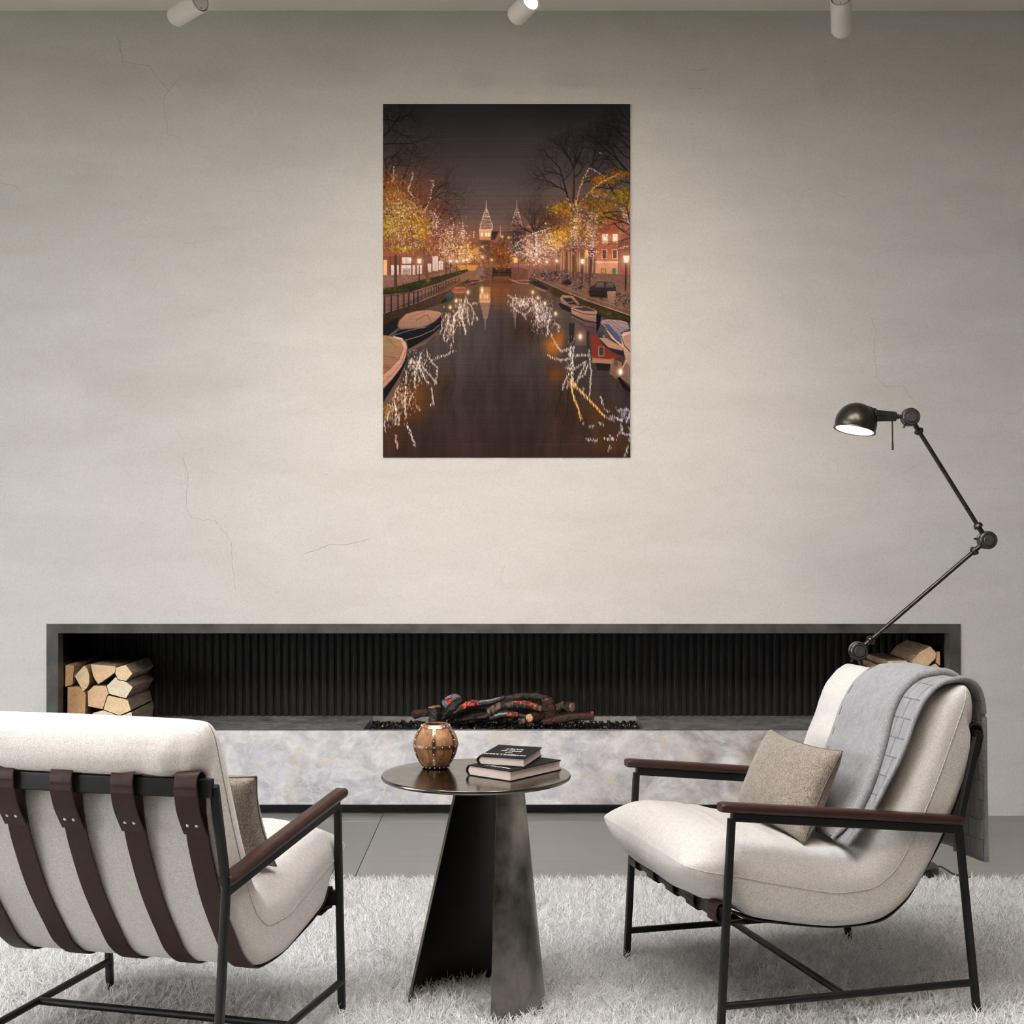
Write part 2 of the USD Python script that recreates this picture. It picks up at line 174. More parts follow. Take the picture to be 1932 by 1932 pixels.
# ---- the canal print: colours of the flat print, painted on the vertices of its sheet
AW, AH = 466, 666
def paint_print():
    rg = np.random.default_rng(11)
    img = np.zeros((AH, AW, 3)); yy, xx = np.mgrid[0:AH, 0:AW].astype(float)
    C = lambda r, g, b: np.array([r, g, b]) / 255.0
    def Q(k):                                            # tracing grids of the four quarters
        ox, oy = ((720, 195), (950, 195), (720, 525), (950, 525))[k - 1]
        return lambda x, y: np.array([ox - 723 + x / 5.683, oy - 197 + y / 5.683])
    q1, q2, q3, q4 = Q(1), Q(2), Q(3), Q(4)
    def win(x0, x1, y0, y1):
        return slice(max(0, int(y0)), max(0, min(AH, int(y1) + 2))), slice(max(0, int(x0)), max(0, min(AW, int(x1) + 2)))
    def mix(sl, a, col, add=False):
        if add: img[sl] = 1 - (1 - img[sl]) * (1 - a[..., None] * col)
        else: img[sl] += a[..., None] * (col - img[sl])
    def seg(p, q, w, col, al=1.0, w2=None, add=False):
        w2 = w if w2 is None else w2; m = max(w, w2) + 1
        sl = win(min(p[0], q[0]) - m, max(p[0], q[0]) + m, min(p[1], q[1]) - m, max(p[1], q[1]) + m)
        X, Y = xx[sl], yy[sl]
        if X.size == 0: return
        d = q - p; t = np.clip(((X - p[0]) * d[0] + (Y - p[1]) * d[1]) / max(d @ d, 1e-6), 0, 1)
        r = np.hypot(X - p[0] - t * d[0], Y - p[1] - t * d[1])
        mix(sl, np.clip((w + (w2 - w) * t) / 2 + .5 - r, 0, 1) * al * min(1, max(w, w2) + .15), col, add)
    def line(pts, w, col, al=1.0, w2=None):
        n = len(pts) - 1; w2 = w if w2 is None else w2
        for i in range(n): seg(pts[i], pts[i + 1], w + (w2 - w) * i / n, col, al, w + (w2 - w) * (i + 1) / n)
    def glow(p, r, col, al=1.0, ry=None, add=True):
        ry = ry or r; sl = win(p[0] - 2.5 * r, p[0] + 2.5 * r, p[1] - 2.5 * ry, p[1] + 2.5 * ry)
        if xx[sl].size: mix(sl, np.exp(-((xx[sl] - p[0]) / r) ** 2 - ((yy[sl] - p[1]) / ry) ** 2) * al, col, add)
    def inside(pts, X, Y):
        m = np.zeros(X.shape, bool)
        for (x0, y0), (x1, y1) in zip(pts, np.roll(pts, -1, 0)):
            if y0 != y1: m ^= ((y0 > Y) != (y1 > Y)) & (X < (x1 - x0) * (Y - y0) / (y1 - y0) + x0)
        return m
    def poly(pts, col, al=1.0, col2=None, jit=0.0):
        pts = np.array(pts, float); sl = win(pts[:, 0].min() - 1, pts[:, 0].max() + 1, pts[:, 1].min() - 1, pts[:, 1].max() + 1)
        X, Y = xx[sl], yy[sl]
        if X.size == 0: return
        a = sum(inside(pts, X + dx, Y + dy) for dx in (-.25, .25) for dy in (-.25, .25)) / 4.0
        c = np.broadcast_to(col, X.shape + (3,)).copy()
        if col2 is not None:
            t = ((Y - Y.min()) / max(np.ptp(Y), 1))[..., None]; c = c * (1 - t) + col2 * t
        if jit: c = np.clip(c * (1 + .6 * jit * rg.standard_normal(X.shape)[..., None]), 0, 1)
        img[sl] += (a * al)[..., None] * (c - img[sl])
    nz = lambda s, k: meshkit.fbm(np.stack([xx * s[0], yy * s[1], 0 * xx + k], -1), 4, k)
    # sky
    t = np.clip(yy / 300, 0, 1)
    stops = [(0, C(38, 37, 42)), (.25, C(58, 55, 58)), (.55, C(84, 75, 74)), (.8, C(98, 84, 80)), (1, C(124, 94, 82))]
    for k in range(3): img[..., k] = np.interp(t, [s[0] for s in stops], [s[1][k] for s in stops])
    img *= (.86 + .28 * nz((.006, .014), 3))[..., None]
    # water
    wy = 333; tw = np.clip((yy - wy) / (AH - wy), 0, 1)
    ws = [(0, C(92, 66, 52)), (.12, C(74, 64, 62)), (.3, C(64, 59, 60)), (.55, C(56, 47, 46)), (1, C(46, 33, 31))]
    wat = np.stack([np.interp(tw, [s[0] for s in ws], [s[1][k] for s in ws]) for k in range(3)], -1) * (.85 + .3 * nz((.02, .004), 5))[..., None]
    img[yy > wy] = wat[yy > wy]
    def twig(p, ang, L, w, col, depth, al=.9, spread=.55, bend=0.0):
        if depth == 0 or L < 1.5: return
        n = 3; a = ang
        for i in range(n):
            a += rg.normal(0, .16) + bend; e = p + np.array([np.cos(a), -np.sin(a)]) * L / n
            seg(p, e, w * 1.35, col, al, w * 1.16); p = e; w *= .86
            if depth > 1:
                for sgn in ((-1, 1) if i == n - 1 else (rg.choice([-1, 1]),)):
                    twig(p, a + sgn * abs(rg.normal(spread, .18)), L * rg.uniform(.5, .75), w * .68, col, depth - 1, al * .96, spread)
    def leaves(p, rx, ry, n, cols, size=(.8, 1.7), al=.85):
        for _ in range(n):
            u = rg.normal(0, .5, 2); c = cols[rg.integers(len(cols))] * rg.uniform(.6, 1.2)
            glow(p + u * [rx, ry], rg.uniform(*size), np.clip(c, 0, 1), al * rg.uniform(.5, 1), add=False)
    def lights(p, rx, ry, n, col=C(255, 215, 205), r=(.5, .95), al=.95):
        for _ in range(n):
            u = rg.normal(0, .5, 2); glow(p + u * [rx, ry], rg.uniform(*r), col, al * rg.uniform(.5, 1))
    def string(pts, step, col, r=.8, jit=.8, al=1.0, ry=None):
        for a, b in zip(pts[:-1], pts[1:]):
            n = max(1, int(np.hypot(*(b - a)) / step))
            for i in range(n): glow(a + (b - a) * (i + rg.random()) / n + rg.normal(0, jit, 2), r * rg.uniform(.7, 1.25), col, al * rg.uniform(.6, 1), ry and ry * rg.uniform(.7, 1.3))
    BR, WARM, PINK, BLUE, GOLD = C(24, 20, 22), C(255, 205, 150), C(255, 214, 205), C(205, 214, 255), C(255, 176, 70)
    YEL, ORA, OLI, RUST = C(205, 160, 45), C(196, 120, 38), C(142, 120, 34), C(120, 62, 34)
    # far glow behind the streets
    for c, r, ry, col in ((q1(300, 1500), 75, 45, C(120, 66, 44)), (q1(900, 1600), 70, 38, C(150, 84, 46)), (q2(300, 1600), 70, 45, C(140, 86, 70)), (q2(1100, 1600), 80, 70, C(130, 76, 58)), (q1(300, 1050), 60, 60, C(96, 58, 46))):
        glow(c, r, col, .85, ry, add=False)
    for c, r, ry, col in ((q1(200, 1250), 60, 60, C(150, 92, 56)), (q1(650, 1450), 60, 40, C(150, 90, 70)), (q2(400, 1500), 60, 36, C(160, 104, 84)), (q2(800, 1350), 70, 60, C(120, 78, 60))): glow(c, r, col, .55, ry, add=False)
    # museum: walls, roofs, two lit towers
    poly([q1(1040, 1370), q1(1364, 1370), q2(240, 1370), q2(240, 1700), q1(1040, 1720)], C(96, 66, 56), 1, C(120, 76, 54), .10)
    poly([q1(1176, 1372), q1(1255, 1372), q1(1215, 1460), q1(1170, 1470)], C(52, 40, 42)); poly([q1(1170, 1470), q1(1215, 1460), q1(1262, 1372), q1(1290, 1400), q1(1230, 1500)], C(150, 100, 76), .8)
    line([q1(1272, 1420), q1(1272, 1318)], 1.0, C(190, 150, 130)); line([q1(1180, 1368), q1(1364, 1368), q2(60, 1372)], .8, C(160, 120, 104), .8)
    poly([q1(1042, 1350), q1(1178, 1350), q1(1170, 1470), q1(1046, 1470)], C(232, 176, 140), 1, C(176, 116, 86))
    for x in (1062, 1108, 1138): poly([q1(x, 1390), q1(x + 22, 1390), q1(x + 22, 1430), q1(x, 1430)], C(255, 226, 180))
    poly([q1(1046, 1470), q1(1160, 1470), q1(1160, 1640), q1(1046, 1640)], C(78, 56, 52), 1, C(110, 72, 56))
    def tower(cx, yb, w, h, top, q):
        lv = [(0, w), (.22, w * .98), (.24, w * .8), (.55, w * .56), (.57, w * .46), (.72, w * .36), (.74, w * .26), (.86, w * .16)]
        L = [q(cx - a / 2, yb - f * h) for f, a in lv]; R = [q(cx + a / 2, yb - f * h) for f, a in lv]
        poly(L + R[::-1], C(104, 78, 70), 1, C(120, 90, 78), .12)
        for f in (0, .12, .22, .4, .55, .64, .72, .86):
            wd = np.interp(f, [a for a, _ in lv], [b for _, b in lv]); line([q(cx - wd / 2, yb - f * h), q(cx + wd / 2, yb - f * h)], .8, C(250, 205, 185), .75)
        line(L, .8, C(250, 205, 185), .8); line(R, .8, C(250, 205, 185), .8)
        line([q(cx, yb - .84 * h), q(cx, top)], 1.7, C(225, 178, 165), .95, .6)
        for _ in range(46):
            f = rg.uniform(0, .8); wd = np.interp(f, [a for a, _ in lv], [b for _, b in lv]); glow(q(cx + rg.uniform(-.45, .45) * wd, yb - f * h), .7, C(255, 220, 200), .75)
        for s in (-1, 1): line([q(cx + s * w * .46, yb), q(cx + s * w * .46, yb - .34 * h)], 1.1, C(240, 200, 180), .8, .5)
    tower(1120, 1352, 132, 250, 1045, q1); tower(140, 1368, 135, 270, 1040, q2)
    poly([q2(70, 1300), q2(205, 1300), q2(205, 1368), q2(70, 1368)], C(92, 66, 62), .8, C(140, 100, 88), .25); poly([q2(95, 1368), q2(200, 1370), q2(200, 1600), q2(95, 1600)], C(66, 50, 48), .9)
    for p in (q2(52, 1440), q1(1290, 1432)): glow(p, 2.6, C(255, 205, 140), .8)
    # left facades, shop fronts
    for x0, x1, y0, y1, c in ((40, 130, 1370, 1640, C(120, 80, 62)), (300, 420, 1350, 1640, C(104, 68, 56)), (470, 545, 1150, 1640, C(140, 84, 60)), (545, 700, 1330, 1700, C(106, 60, 48)), (700, 1060, 1480, 1760, C(128, 80, 48))):
        poly([q1(x0, y0), q1(x1, y0), q1(x1, y1), q1(x0, y1)], c, .8, C(150, 92, 66), .12)
        for x in np.arange(x0 + 8, x1 - 4, 26): line([q1(x, y0 + 8), q1(x, y1)], 1.2, C(78, 48, 42), .6)
    poly([q1(17, 1600), q1(430, 1600), q1(620, 1650), q1(620, 1850), q1(17, 1932)], C(126, 74, 60), 1, C(112, 74, 60), .06)
    poly([q1(17, 1590), q1(350, 1590), q1(350, 1640), q1(17, 1640)], C(150, 80, 64), .9)
    for x0, x1, y0, y1 in ((103, 185, 1735, 1840), (210, 318, 1735, 1840), (332, 365, 1735, 1838), (495, 530, 1720, 1810), (545, 605, 1640, 1800), (612, 660, 1690, 1785), (218, 318, 1650, 1720), (380, 432, 1735, 1830)):
        poly([q1(x0, y0), q1(x1, y0), q1(x1, y1), q1(x0, y1)], C(226, 212, 206), .95, C(205, 184, 172), .10)
        line([q1((x0 + x1) / 2, y0), q1((x0 + x1) / 2, y1)], .8, C(120, 84, 74), .7)
    poly([q1(20, 1680), q1(60, 1680), q1(60, 1870), q1(20, 1870)], C(235, 190, 140), .9); poly([q1(225, 1770), q1(310, 1770), q1(310, 1850), q1(225, 1850)], C(150, 130, 112), .7, None, .4)
    for x in (95, 196, 325, 368): line([q1(x, 1640), q1(x, 1845)], 2.2, C(120, 50, 44), .95)
    # pavements left, hedge, rails, quay wall
    poly([q1(17, 1840), q1(520, 1840), q1(1000, 1740), q1(1040, 1780), q3(700, 60), q3(17, 380)], C(132, 96, 82), 1, C(112, 78, 72), .07)
    poly([q1(800, 1735), q1(1030, 1735), q1(1000, 1790), q1(860, 1800)], C(220, 150, 60), .8)
    for _ in range(60): glow(q3(rg.uniform(20, 330), rg.uniform(-60, 90)), 1.2, C(190, 150, 130), .35, .7, add=False)
    poly([q3(17, 118), q3(150, 90), q3(420, 20), q1(700, 1830), q1(920, 1775), q1(930, 1800), q3(640, 40), q3(300, 150), q3(17, 178)], C(52, 52, 30), 1, C(34, 32, 24), .35)
    leaves(q3(130, 125), 34, 6, 260, [C(94, 92, 40), C(60, 62, 30), C(40, 40, 26)], (.7, 1.3)); leaves(q3(480, 50), 40, 10, 260, [C(80, 76, 36), C(50, 52, 28)], (.6, 1.1))
    poly([q3(17, 376), q3(380, 262), q3(700, 132), q3(880, 30), q3(940, 0), q3(930, 60), q3(640, 270), q3(420, 350), q3(200, 440), q3(60, 560), q3(17, 600)], C(70, 52, 38), 1, C(44, 34, 28), .25)
    line([q3(17, 376), q3(380, 262), q3(700, 132), q3(930, 0)], 1.5, C(150, 112, 92), .9, .8)
    rail = [(35, 190, 365), (105, 185, 350), (177, 180, 330), (240, 165, 310), (292, 160, 293), (345, 150, 278), (390, 140, 255), (432, 130, 225), (468, 118, 205), (502, 108, 190), (532, 98, 178), (560, 90, 165), (588, 82, 152), (612, 74, 140), (636, 66, 130), (660, 58, 120), (690, 44, 100), (720, 32, 85), (752, 20, 68), (790, 8, 50), (830, -8, 30)]
    for x, a, b in rail: line([q3(x, a), q3(x, b)], 2.3 if x < 400 else 1.3, C(36, 28, 28), .95, 2.9 if x < 400 else 1.5)
    line([q3(x, a) for x, a, b in rail], 1.4, C(60, 48, 46), .95, .7); line([q3(x, (a * .45 + b * .55)) for x, a, b in rail], .8, C(60, 46, 44), .6)
    # bridge
    poly([q1(1010, 1765), q1(1364, 1745), q2(260, 1780), q2(250, 1932), q1(1090, 1932)], C(112, 74, 62), 1, C(92, 58, 48), .16)
    poly([q1(1185, 1765), q2(80, 1765), q2(80, 1932), q1(1185, 1932)], C(44, 34, 34)); poly([q1(1195, 1850), q2(70, 1850), q2(70, 1925), q1(1195, 1925)], C(120, 82, 68), .8, C(70, 48, 42), .35)
    line([q1(1185, 1815), q2(80, 1815)], 1.6, C(20, 18, 20)); line([q1(1185, 1850), q2(80, 1850)], 1.4, C(20, 18, 20))
    poly([q1(1015, 1765), q1(1095, 1765), q1(1090, 1830), q1(1120, 1850), q1(1010, 1850)], C(120, 104, 100), .9, None, .2)
    lights(q1(1250, 1740), 60, 3, 40, C(255, 120, 110), (.6, 1.1), .6); leaves(q1(1280, 1640), 20, 26, 520, [ORA, RUST, C(120, 80, 26), C(80, 48, 26)], (.9, 1.8)); leaves(q2(-20, 1640), 18, 24, 120, [RUST, C(90, 54, 28)], (.9, 1.8))
    # right row of houses
    poly([q2(990, 1330), q2(1364, 1140), q2(1364, 1900), q2(990, 1900)], C(128, 70, 56), 1, C(176, 112, 86), .07)
    poly([q2(1270, 1120), q2(1364, 1040), q2(1364, 1400), q2(1230, 1400)], C(176, 120, 92), .7); poly([q2(985, 1330), q2(1225, 1330), q2(1225, 1690), q2(985, 1690)], C(150, 72, 52), 1, C(196, 118, 80), .06)
    for x0, x1, y0, y1 in ((1052, 1115, 1400, 1505), (1165, 1215, 1400, 1500)): poly([q2(x0, y0), q2(x1, y0), q2(x1, y1), q2(x0, y1)], C(250, 226, 205), 1, C(238, 196, 160), .1); line([q2((x0 + x1) / 2, y0), q2((x0 + x1) / 2, y1)], .8, C(160, 110, 90)); line([q2(x0, (y0 + y1) / 2), q2(x1, (y0 + y1) / 2)], .8, C(160, 110, 90))
    for x0, x1, y0, y1 in ((1045, 1105, 1565, 1668), (1160, 1215, 1565, 1668)): poly([q2(x0, y0), q2(x1, y0), q2(x1, y1), q2(x0, y1)], C(230, 196, 170), .9); poly([q2(x0 + 8, y0 + 8), q2(x1 - 8, y0 + 8), q2(x1 - 8, y1 - 6), q2(x0 + 8, y1 - 6)], C(84, 62, 58), .9, None, .3)
    poly([q2(975, 1690), q2(1215, 1690), q2(1215, 1932), q2(975, 1932)], C(214, 152, 122), 1, C(190, 124, 100), .04); line([q2(975, 1705), q2(1215, 1705)], 4, C(232, 186, 158), .9)
    poly([q2(1040, 1772), q2(1093, 1772), q2(1093, 1868), q2(1040, 1868)], C(78, 56, 44)); poly([q2(1046, 1780), q2(1088, 1780), q2(1088, 1862), q2(1046, 1862)], C(196, 154, 70), 1, C(130, 100, 64))
    poly([q2(1158, 1770), q2(1200, 1770), q2(1200, 1868), q2(1158, 1868)], C(90, 80, 56)); poly([q2(1164, 1778), q2(1196, 1778), q2(1196, 1864), q2(1164, 1864)], C(50, 132, 72))
    for x in np.arange(1230, 1364, 22): line([q2(x, 1480), q2(x, 1880)], 1.6, C(96, 56, 50), .75)
    poly([q2(690, 1530), q2(980, 1480), q2(980, 1850), q2(560, 1850)], C(132, 84, 66), .9, C(120, 82, 66), .12)
    for x in np.arange(585, 975, 28): line([q2(x, 1600), q2(x, 1830)], 2.2, C(214, 160, 120) if int(x) % 3 else C(80, 54, 48), .6)
    poly([q2(870, 1570), q2(905, 1570), q2(905, 1660), q2(870, 1660)], C(240, 180, 96), .9)
    # right bank: ground, kerb, mossy wall
    poly([q2(250, 1780), q2(560, 1800), q2(1364, 1840), q4(1364, 420), q4(340, 0)], C(118, 84, 74), 1, C(104, 78, 60), .14)
    leaves(q4(1000, 200), 40, 14, 160, [C(96, 84, 40), C(120, 96, 60)], (.8, 1.6), .5)
    poly([q4(345, 0), q4(620, 130), q4(1364, 400), q4(1364, 480), q4(1080, 430), q4(600, 220), q4(440, 120), q4(250, 0)], C(58, 46, 34), 1, C(46, 38, 24), .3)
    line([q4(340, 0), q4(620, 128), q4(900, 240), q4(1364, 402)], 1.2, C(176, 138, 120), .9, 2.0); line([q4(560, 60), q4(900, 196), q4(1364, 350)], .9, C(150, 118, 104), .7, 1.4)
    for _ in range(60): a = rg.random(); glow(q4(560 + 800 * a, 190 + 250 * a + rg.uniform(-6, 26)), 1.4, C(84, 84, 30), .5, add=False)
    # cars, bicycles, cabinet
    def car(q, x, y, w, h):
        c = lambda a, b: q(x + a * w, y + b * h)
        poly([c(0, .55), c(.06, .3), c(.2, .22), c(.32, 0), c(.85, .02), c(.97, .3), c(1, .75), c(.9, .95), c(.06, .9)], C(58, 48, 48), 1, C(34, 28, 30))
        for a, b in ((.24, .56), (.6, .9)): poly([c(a + .06, .08), c(b - .02, .08), c(b, .36), c(a, .36)], C(120, 108, 98), .85, C(70, 62, 60))
        line([c(.3, 0), c(.85, .02)], .9, C(150, 124, 110), .8)
        for a, b in ((.18, .72), (.46, .95)): glow(c(a, b), 2.1, C(18, 16, 18), .95, 2.8, add=False); glow(c(a, b), 1.0, C(120, 104, 98), .7, 1.4, add=False)
        glow(c(.03, .5), 1.0, C(200, 180, 160), .5)
    car(q4, 905, 30, 300, 190); car(q4, 620, -20, 105, 95)
    poly([q4(1105, 140), q4(1200, 140), q4(1195, 270), q4(1110, 250)], C(152, 118, 100), 1, C(120, 90, 76))
    def bikes(q, x0, x1, y0, y1, n):
        for _ in range(n):
            p = q(rg.uniform(x0, x1), rg.uniform(y0, y1)); r = rg.uniform(2, 4); a = rg.uniform(0, 6.28)
            for k in range(7): seg(p + r * np.array([np.cos(a + k * .9), np.sin(a + k * .9)]), p + r * np.array([np.cos(a + k * .9 + .9), np.sin(a + k * .9 + .9)]), .9, C(34, 30, 36) if rg.random() < .7 else C(150, 120, 110), .8)
    bikes(q4, 1190, 1350, 170, 290, 26); bikes(q4, 720, 880, 60, 130, 14); bikes(q2, 300, 720, 1790, 1900, 60); bikes(q2, 800, 980, 1830, 1900, 14); bikes(q1, 690, 760, 1730, 1790, 6)
    for _ in range(40): glow(q2(rg.uniform(280, 720), rg.uniform(1760, 1890)), 1.1, [C(150, 60, 60), C(70, 90, 150), C(200, 170, 150)][rg.integers(3)], .6, add=False)
    # bare trees
    for p, a, L, w in ((q1(17, 360), .62, 46, 2.4), (q1(17, 180), .3, 30, 1.4), (q1(17, 80), .1, 22, 1.2), (q1(17, 440), -.12, 56, 1.8), (q1(200, 190), .75, 34, 1.4), (q1(120, 290), -.35, 44, 1.3)): twig(p, a, L, w, BR, 5, .85, .6)
    for p, a, L, w in ((q1(20, 900), 1.5, 52, 5), (q1(220, 950), 1.45, 80, 1.8), (q1(330, 1000), 1.2, 70, 1.5), (q1(440, 1120), .85, 46, 2.6), (q1(540, 1000), .6, 26, 1.4), (q1(620, 1240), 1.2, 40, 1.6), (q1(500, 1300), .7, 52, 1.6), (q1(760, 1500), 1.5, 44, 1.5)): twig(p, a, L, w, C(44, 32, 32), 5, .75, .55)
    for k in range(26): twig(q2(320 + rg.uniform(-20, 20), 1400), 1.57 + rg.uniform(-1.15, 1.15), rg.uniform(26, 42), 1.1, C(46, 34, 34), 4, .75, .45)
    line([q2(325, 1700), q2(322, 1380)], 5, C(76, 56, 52), .9, 3.5)
    line([q2(755, 1880), q2(755, 1480), q2(740, 1200), q2(750, 900), q2(750, 680)], 8.5, C(58, 42, 36), 1, 2.4); line([q2(735, 1180), q2(670, 960), q2(600, 700)], 4, C(36, 28, 28), 1, 1.6)
    line([q2(765, 1100), q2(830, 870), q2(910, 690)], 3.4, C(90, 60, 40), 1, 2); line([q2(790, 1080), q2(950, 920), q2(1110, 800), q2(1250, 780)], 3.4, C(90, 60, 40), 1, 2)
    for p, a, L, w in ((q2(750, 690), 2.2, 40, 2.2), (q2(750, 690), 1.2, 40, 2.0), (q2(765, 790), .75, 34, 1.5), (q2(600, 700), 2.1, 30, 1.6), (q2(630, 780), 2.7, 34, 1.3), (q2(660, 930), 2.8, 44, 1.4), (q2(680, 960), 2.5, 40, 1.2), (q2(640, 830), .9, 30, 1.1), (q2(760, 640), 1.7, 34, 1.4), (q2(700, 600), 2.5, 30, 1.3),
                       (q2(1000, 430), 2.4, 20, 1.2), (q2(910, 690), 1.1, 44, 1.5), (q2(850, 850), .5, 30, 1.2)): twig(p, a, L, w, BR, 5, .85, .6)
    line([q2(1364, 780), q2(1200, 590), q2(1000, 420)], 3.6, BR, 1, 1.2); line([q2(1190, 1000), q2(1090, 800), q2(890, 620)], 3, BR, 1, 1.2); line([q2(1364, 760), q2(1220, 700), q2(1060, 540)], 2.4, BR, 1, 1); line([q2(1364, 500), q2(1220, 380)], 2.4, BR, 1, 1.4); line([q2(1364, 240), q2(1260, 110)], 2.0, BR, 1, .9)
    for p, a, L, w in ((q2(1200, 590), 2.0, 44, 1.5), (q2(1060, 480), 1.8, 26, 1.2), (q2(1120, 530), 2.8, 30, 1.2), (q2(1280, 690), 2.0, 50, 1.5), (q2(1364, 600), 2.6, 44, 1.5), (q2(1300, 440), 1.9, 34, 1.3), (q2(1364, 420), 2.3, 44, 1.4), (q2(1300, 170), 2.2, 24, 1), (q2(1340, 240), 2.9, 26, 1), (q2(1364, 330), 2.8, 30, 1.2), (q2(950, 660), 1.4, 34, 1.3), (q2(1000, 720), 1.0, 40, 1.2), (q2(1364, 860), 2.9, 50, 1.6), (q2(1320, 800), 2.4, 40, 1.3)): twig(p, a, L, w, BR, 5, .85, .6)
    # golden foliage
    for c, rx, ry, n, cols in ((q1(230, 1230), 38, 40, 1500, [YEL, OLI, ORA, C(170, 140, 40)]), (q1(80, 1330), 18, 24, 420, [YEL, OLI]), (q1(420, 1360), 16, 24, 420, [YEL, ORA, OLI]), (q1(150, 1000), 26, 24, 420, [ORA, C(176, 100, 44), OLI]), (q1(90, 850), 20, 24, 240, [RUST, ORA]), (q1(350, 950), 28, 30, 320, [RUST, C(110, 70, 46)]), (q1(240, 1560), 26, 6, 200, [OLI, YEL]), (q1(700, 1540), 40, 18, 320, [C(140, 90, 46), ORA, RUST]), (q1(620, 1150), 26, 40, 260, [C(84, 52, 44), RUST]), (q1(930, 1600), 24, 18, 260, [YEL, ORA, C(240, 180, 80)]),
                               (q2(620, 1140), 22, 14, 420, [YEL, OLI, ORA]), (q2(1000, 1100), 48, 12, 640, [OLI, ORA, C(120, 92, 36)]), (q2(1280, 1000), 30, 18, 620, [YEL, OLI, C(170, 130, 40)]), (q2(1000, 830), 14, 10, 160, [RUST, ORA]), (q2(1250, 760), 28, 8, 260, [ORA, RUST, OLI]), (q2(1080, 1230), 30, 14, 360, [ORA, OLI]), (q2(620, 1400), 24, 14, 460, [YEL, ORA]), (q2(560, 1500), 18, 14, 260, [YEL, ORA, C(240, 190, 90)]), (q2(860, 1380), 26, 24, 320, [ORA, C(120, 80, 40)]), (q2(740, 1250), 16, 26, 220, [OLI, ORA]), (q2(1130, 830), 24, 8, 140, [ORA, OLI]), (q2(500, 1300), 34, 24, 260, [C(92, 60, 44), RUST]), (q2(1000, 960), 20, 10, 120, [ORA, OLI])):
        leaves(c, rx, ry, n, cols)
    for c in (q1(200, 1150), q1(300, 1300), q1(120, 1250), q2(900, 1100), q2(650, 1150), q2(1200, 1010)): leaves(c, 30, 22, 110, [C(66, 44, 30), C(50, 36, 28)], (.7, 1.3), .7)
    for p, a, L, w in ((q2(1060, 1180), 0, 40, 1.6), (q2(1364, 1310), 2.7, 50, 1.8), (q2(1364, 1320), 2.2, 36, 1.8), (q2(1180, 1280), -1.0, 36, 1.4), (q2(1364, 1440), 3.4, 44, 1.3), (q2(990, 905), 0, 30, 1.4)): twig(p, a, L, w, C(26, 22, 26), 5, .85, .6)
    # trunks and lamp posts in front
    line([q1(150, 1640), q1(152, 1932), q3(150, 90)], 5.4, C(70, 54, 44), 1, 5.4); line([q1(452, 1560), q1(470, 1750), q1(500, 1900)], 5, C(104, 66, 52), 1, 8); line([q2(945, 1560), q2(930, 1750), q2(915, 1900), q4(915, 70)], 4.6, C(76, 50, 42), 1, 3.6)
    line([q2(755, 1880), q2(755, 1480)], 8.5, C(92, 62, 50), .9, 8); line([q2(762, 1480), q2(760, 1880)], 3, C(140, 92, 70), .5)
    for q, x, y0, y1, w in ((q1, 404, 1710, 1915, 1.8), (q1, 735, 1710, 1830, 1.2), (q1, 805, 1710, 1800, 1.2), (q1, 690, 1700, 1840, 1.2), (q1, 905, 1700, 1780, 1), (q2, 838, 1720, 1932, 1.5), (q2, 1305, 1715, 1932, 2.6), (q4, 1302, 0, 130, 2.6), (q2, 568, 1700, 1850, 1.2), (q2, 160, 1700, 1800, .8)): line([q(x, y0), q(x, y1)], w, C(40, 28, 28), .95)
    # fairy lights on the trees
    for c, rx, ry, n in ((q1(200, 1160), 36, 46, 300), (q1(150, 1330), 24, 40, 120), (q1(350, 1300), 30, 40, 120), (q1(240, 1500), 36, 20, 110), (q1(570, 1250), 10, 26, 70), (q1(620, 1380), 30, 26, 110), (q1(800, 1560), 40, 28, 260), (q1(720, 1420), 20, 24, 80), (q1(870, 1420), 12, 26, 70), (q1(880, 1640), 30, 14, 110), (q1(640, 1580), 20, 16, 60),
                        (q2(250, 1560), 40, 24, 320), (q2(430, 1500), 24, 34, 330), (q2(330, 1600), 20, 24, 130), (q2(520, 1580), 20, 20, 110), (q2(580, 1450), 20, 20, 80), (q2(755, 1400), 8, 36, 160), (q2(780, 1180), 14, 20, 60), (q2(940, 1450), 12, 34, 160), (q2(960, 1220), 20, 16, 70), (q2(880, 1330), 20, 20, 70), (q2(830, 1500), 24, 12, 60)):
        lights(c, rx, ry, n, C(255, 214, 206) if rg.random() < .7 else C(255, 220, 170))
    lights(q2(945, 1600), 8, 16, 50, BLUE)
    for c, rx, ry, n in ((q1(180, 1200), 40, 50, 160), (q1(780, 1550), 50, 30, 160), (q2(300, 1560), 50, 30, 180), (q2(760, 1350), 26, 50, 120), (q2(930, 1400), 20, 40, 90), (q1(560, 1350), 30, 40, 80)):
        for _ in range(n): u = rg.normal(0, .5, 2); glow(c + u * [rx, ry], rg.uniform(1.2, 2.4), C(255, 190, 160), rg.uniform(.08, .25))
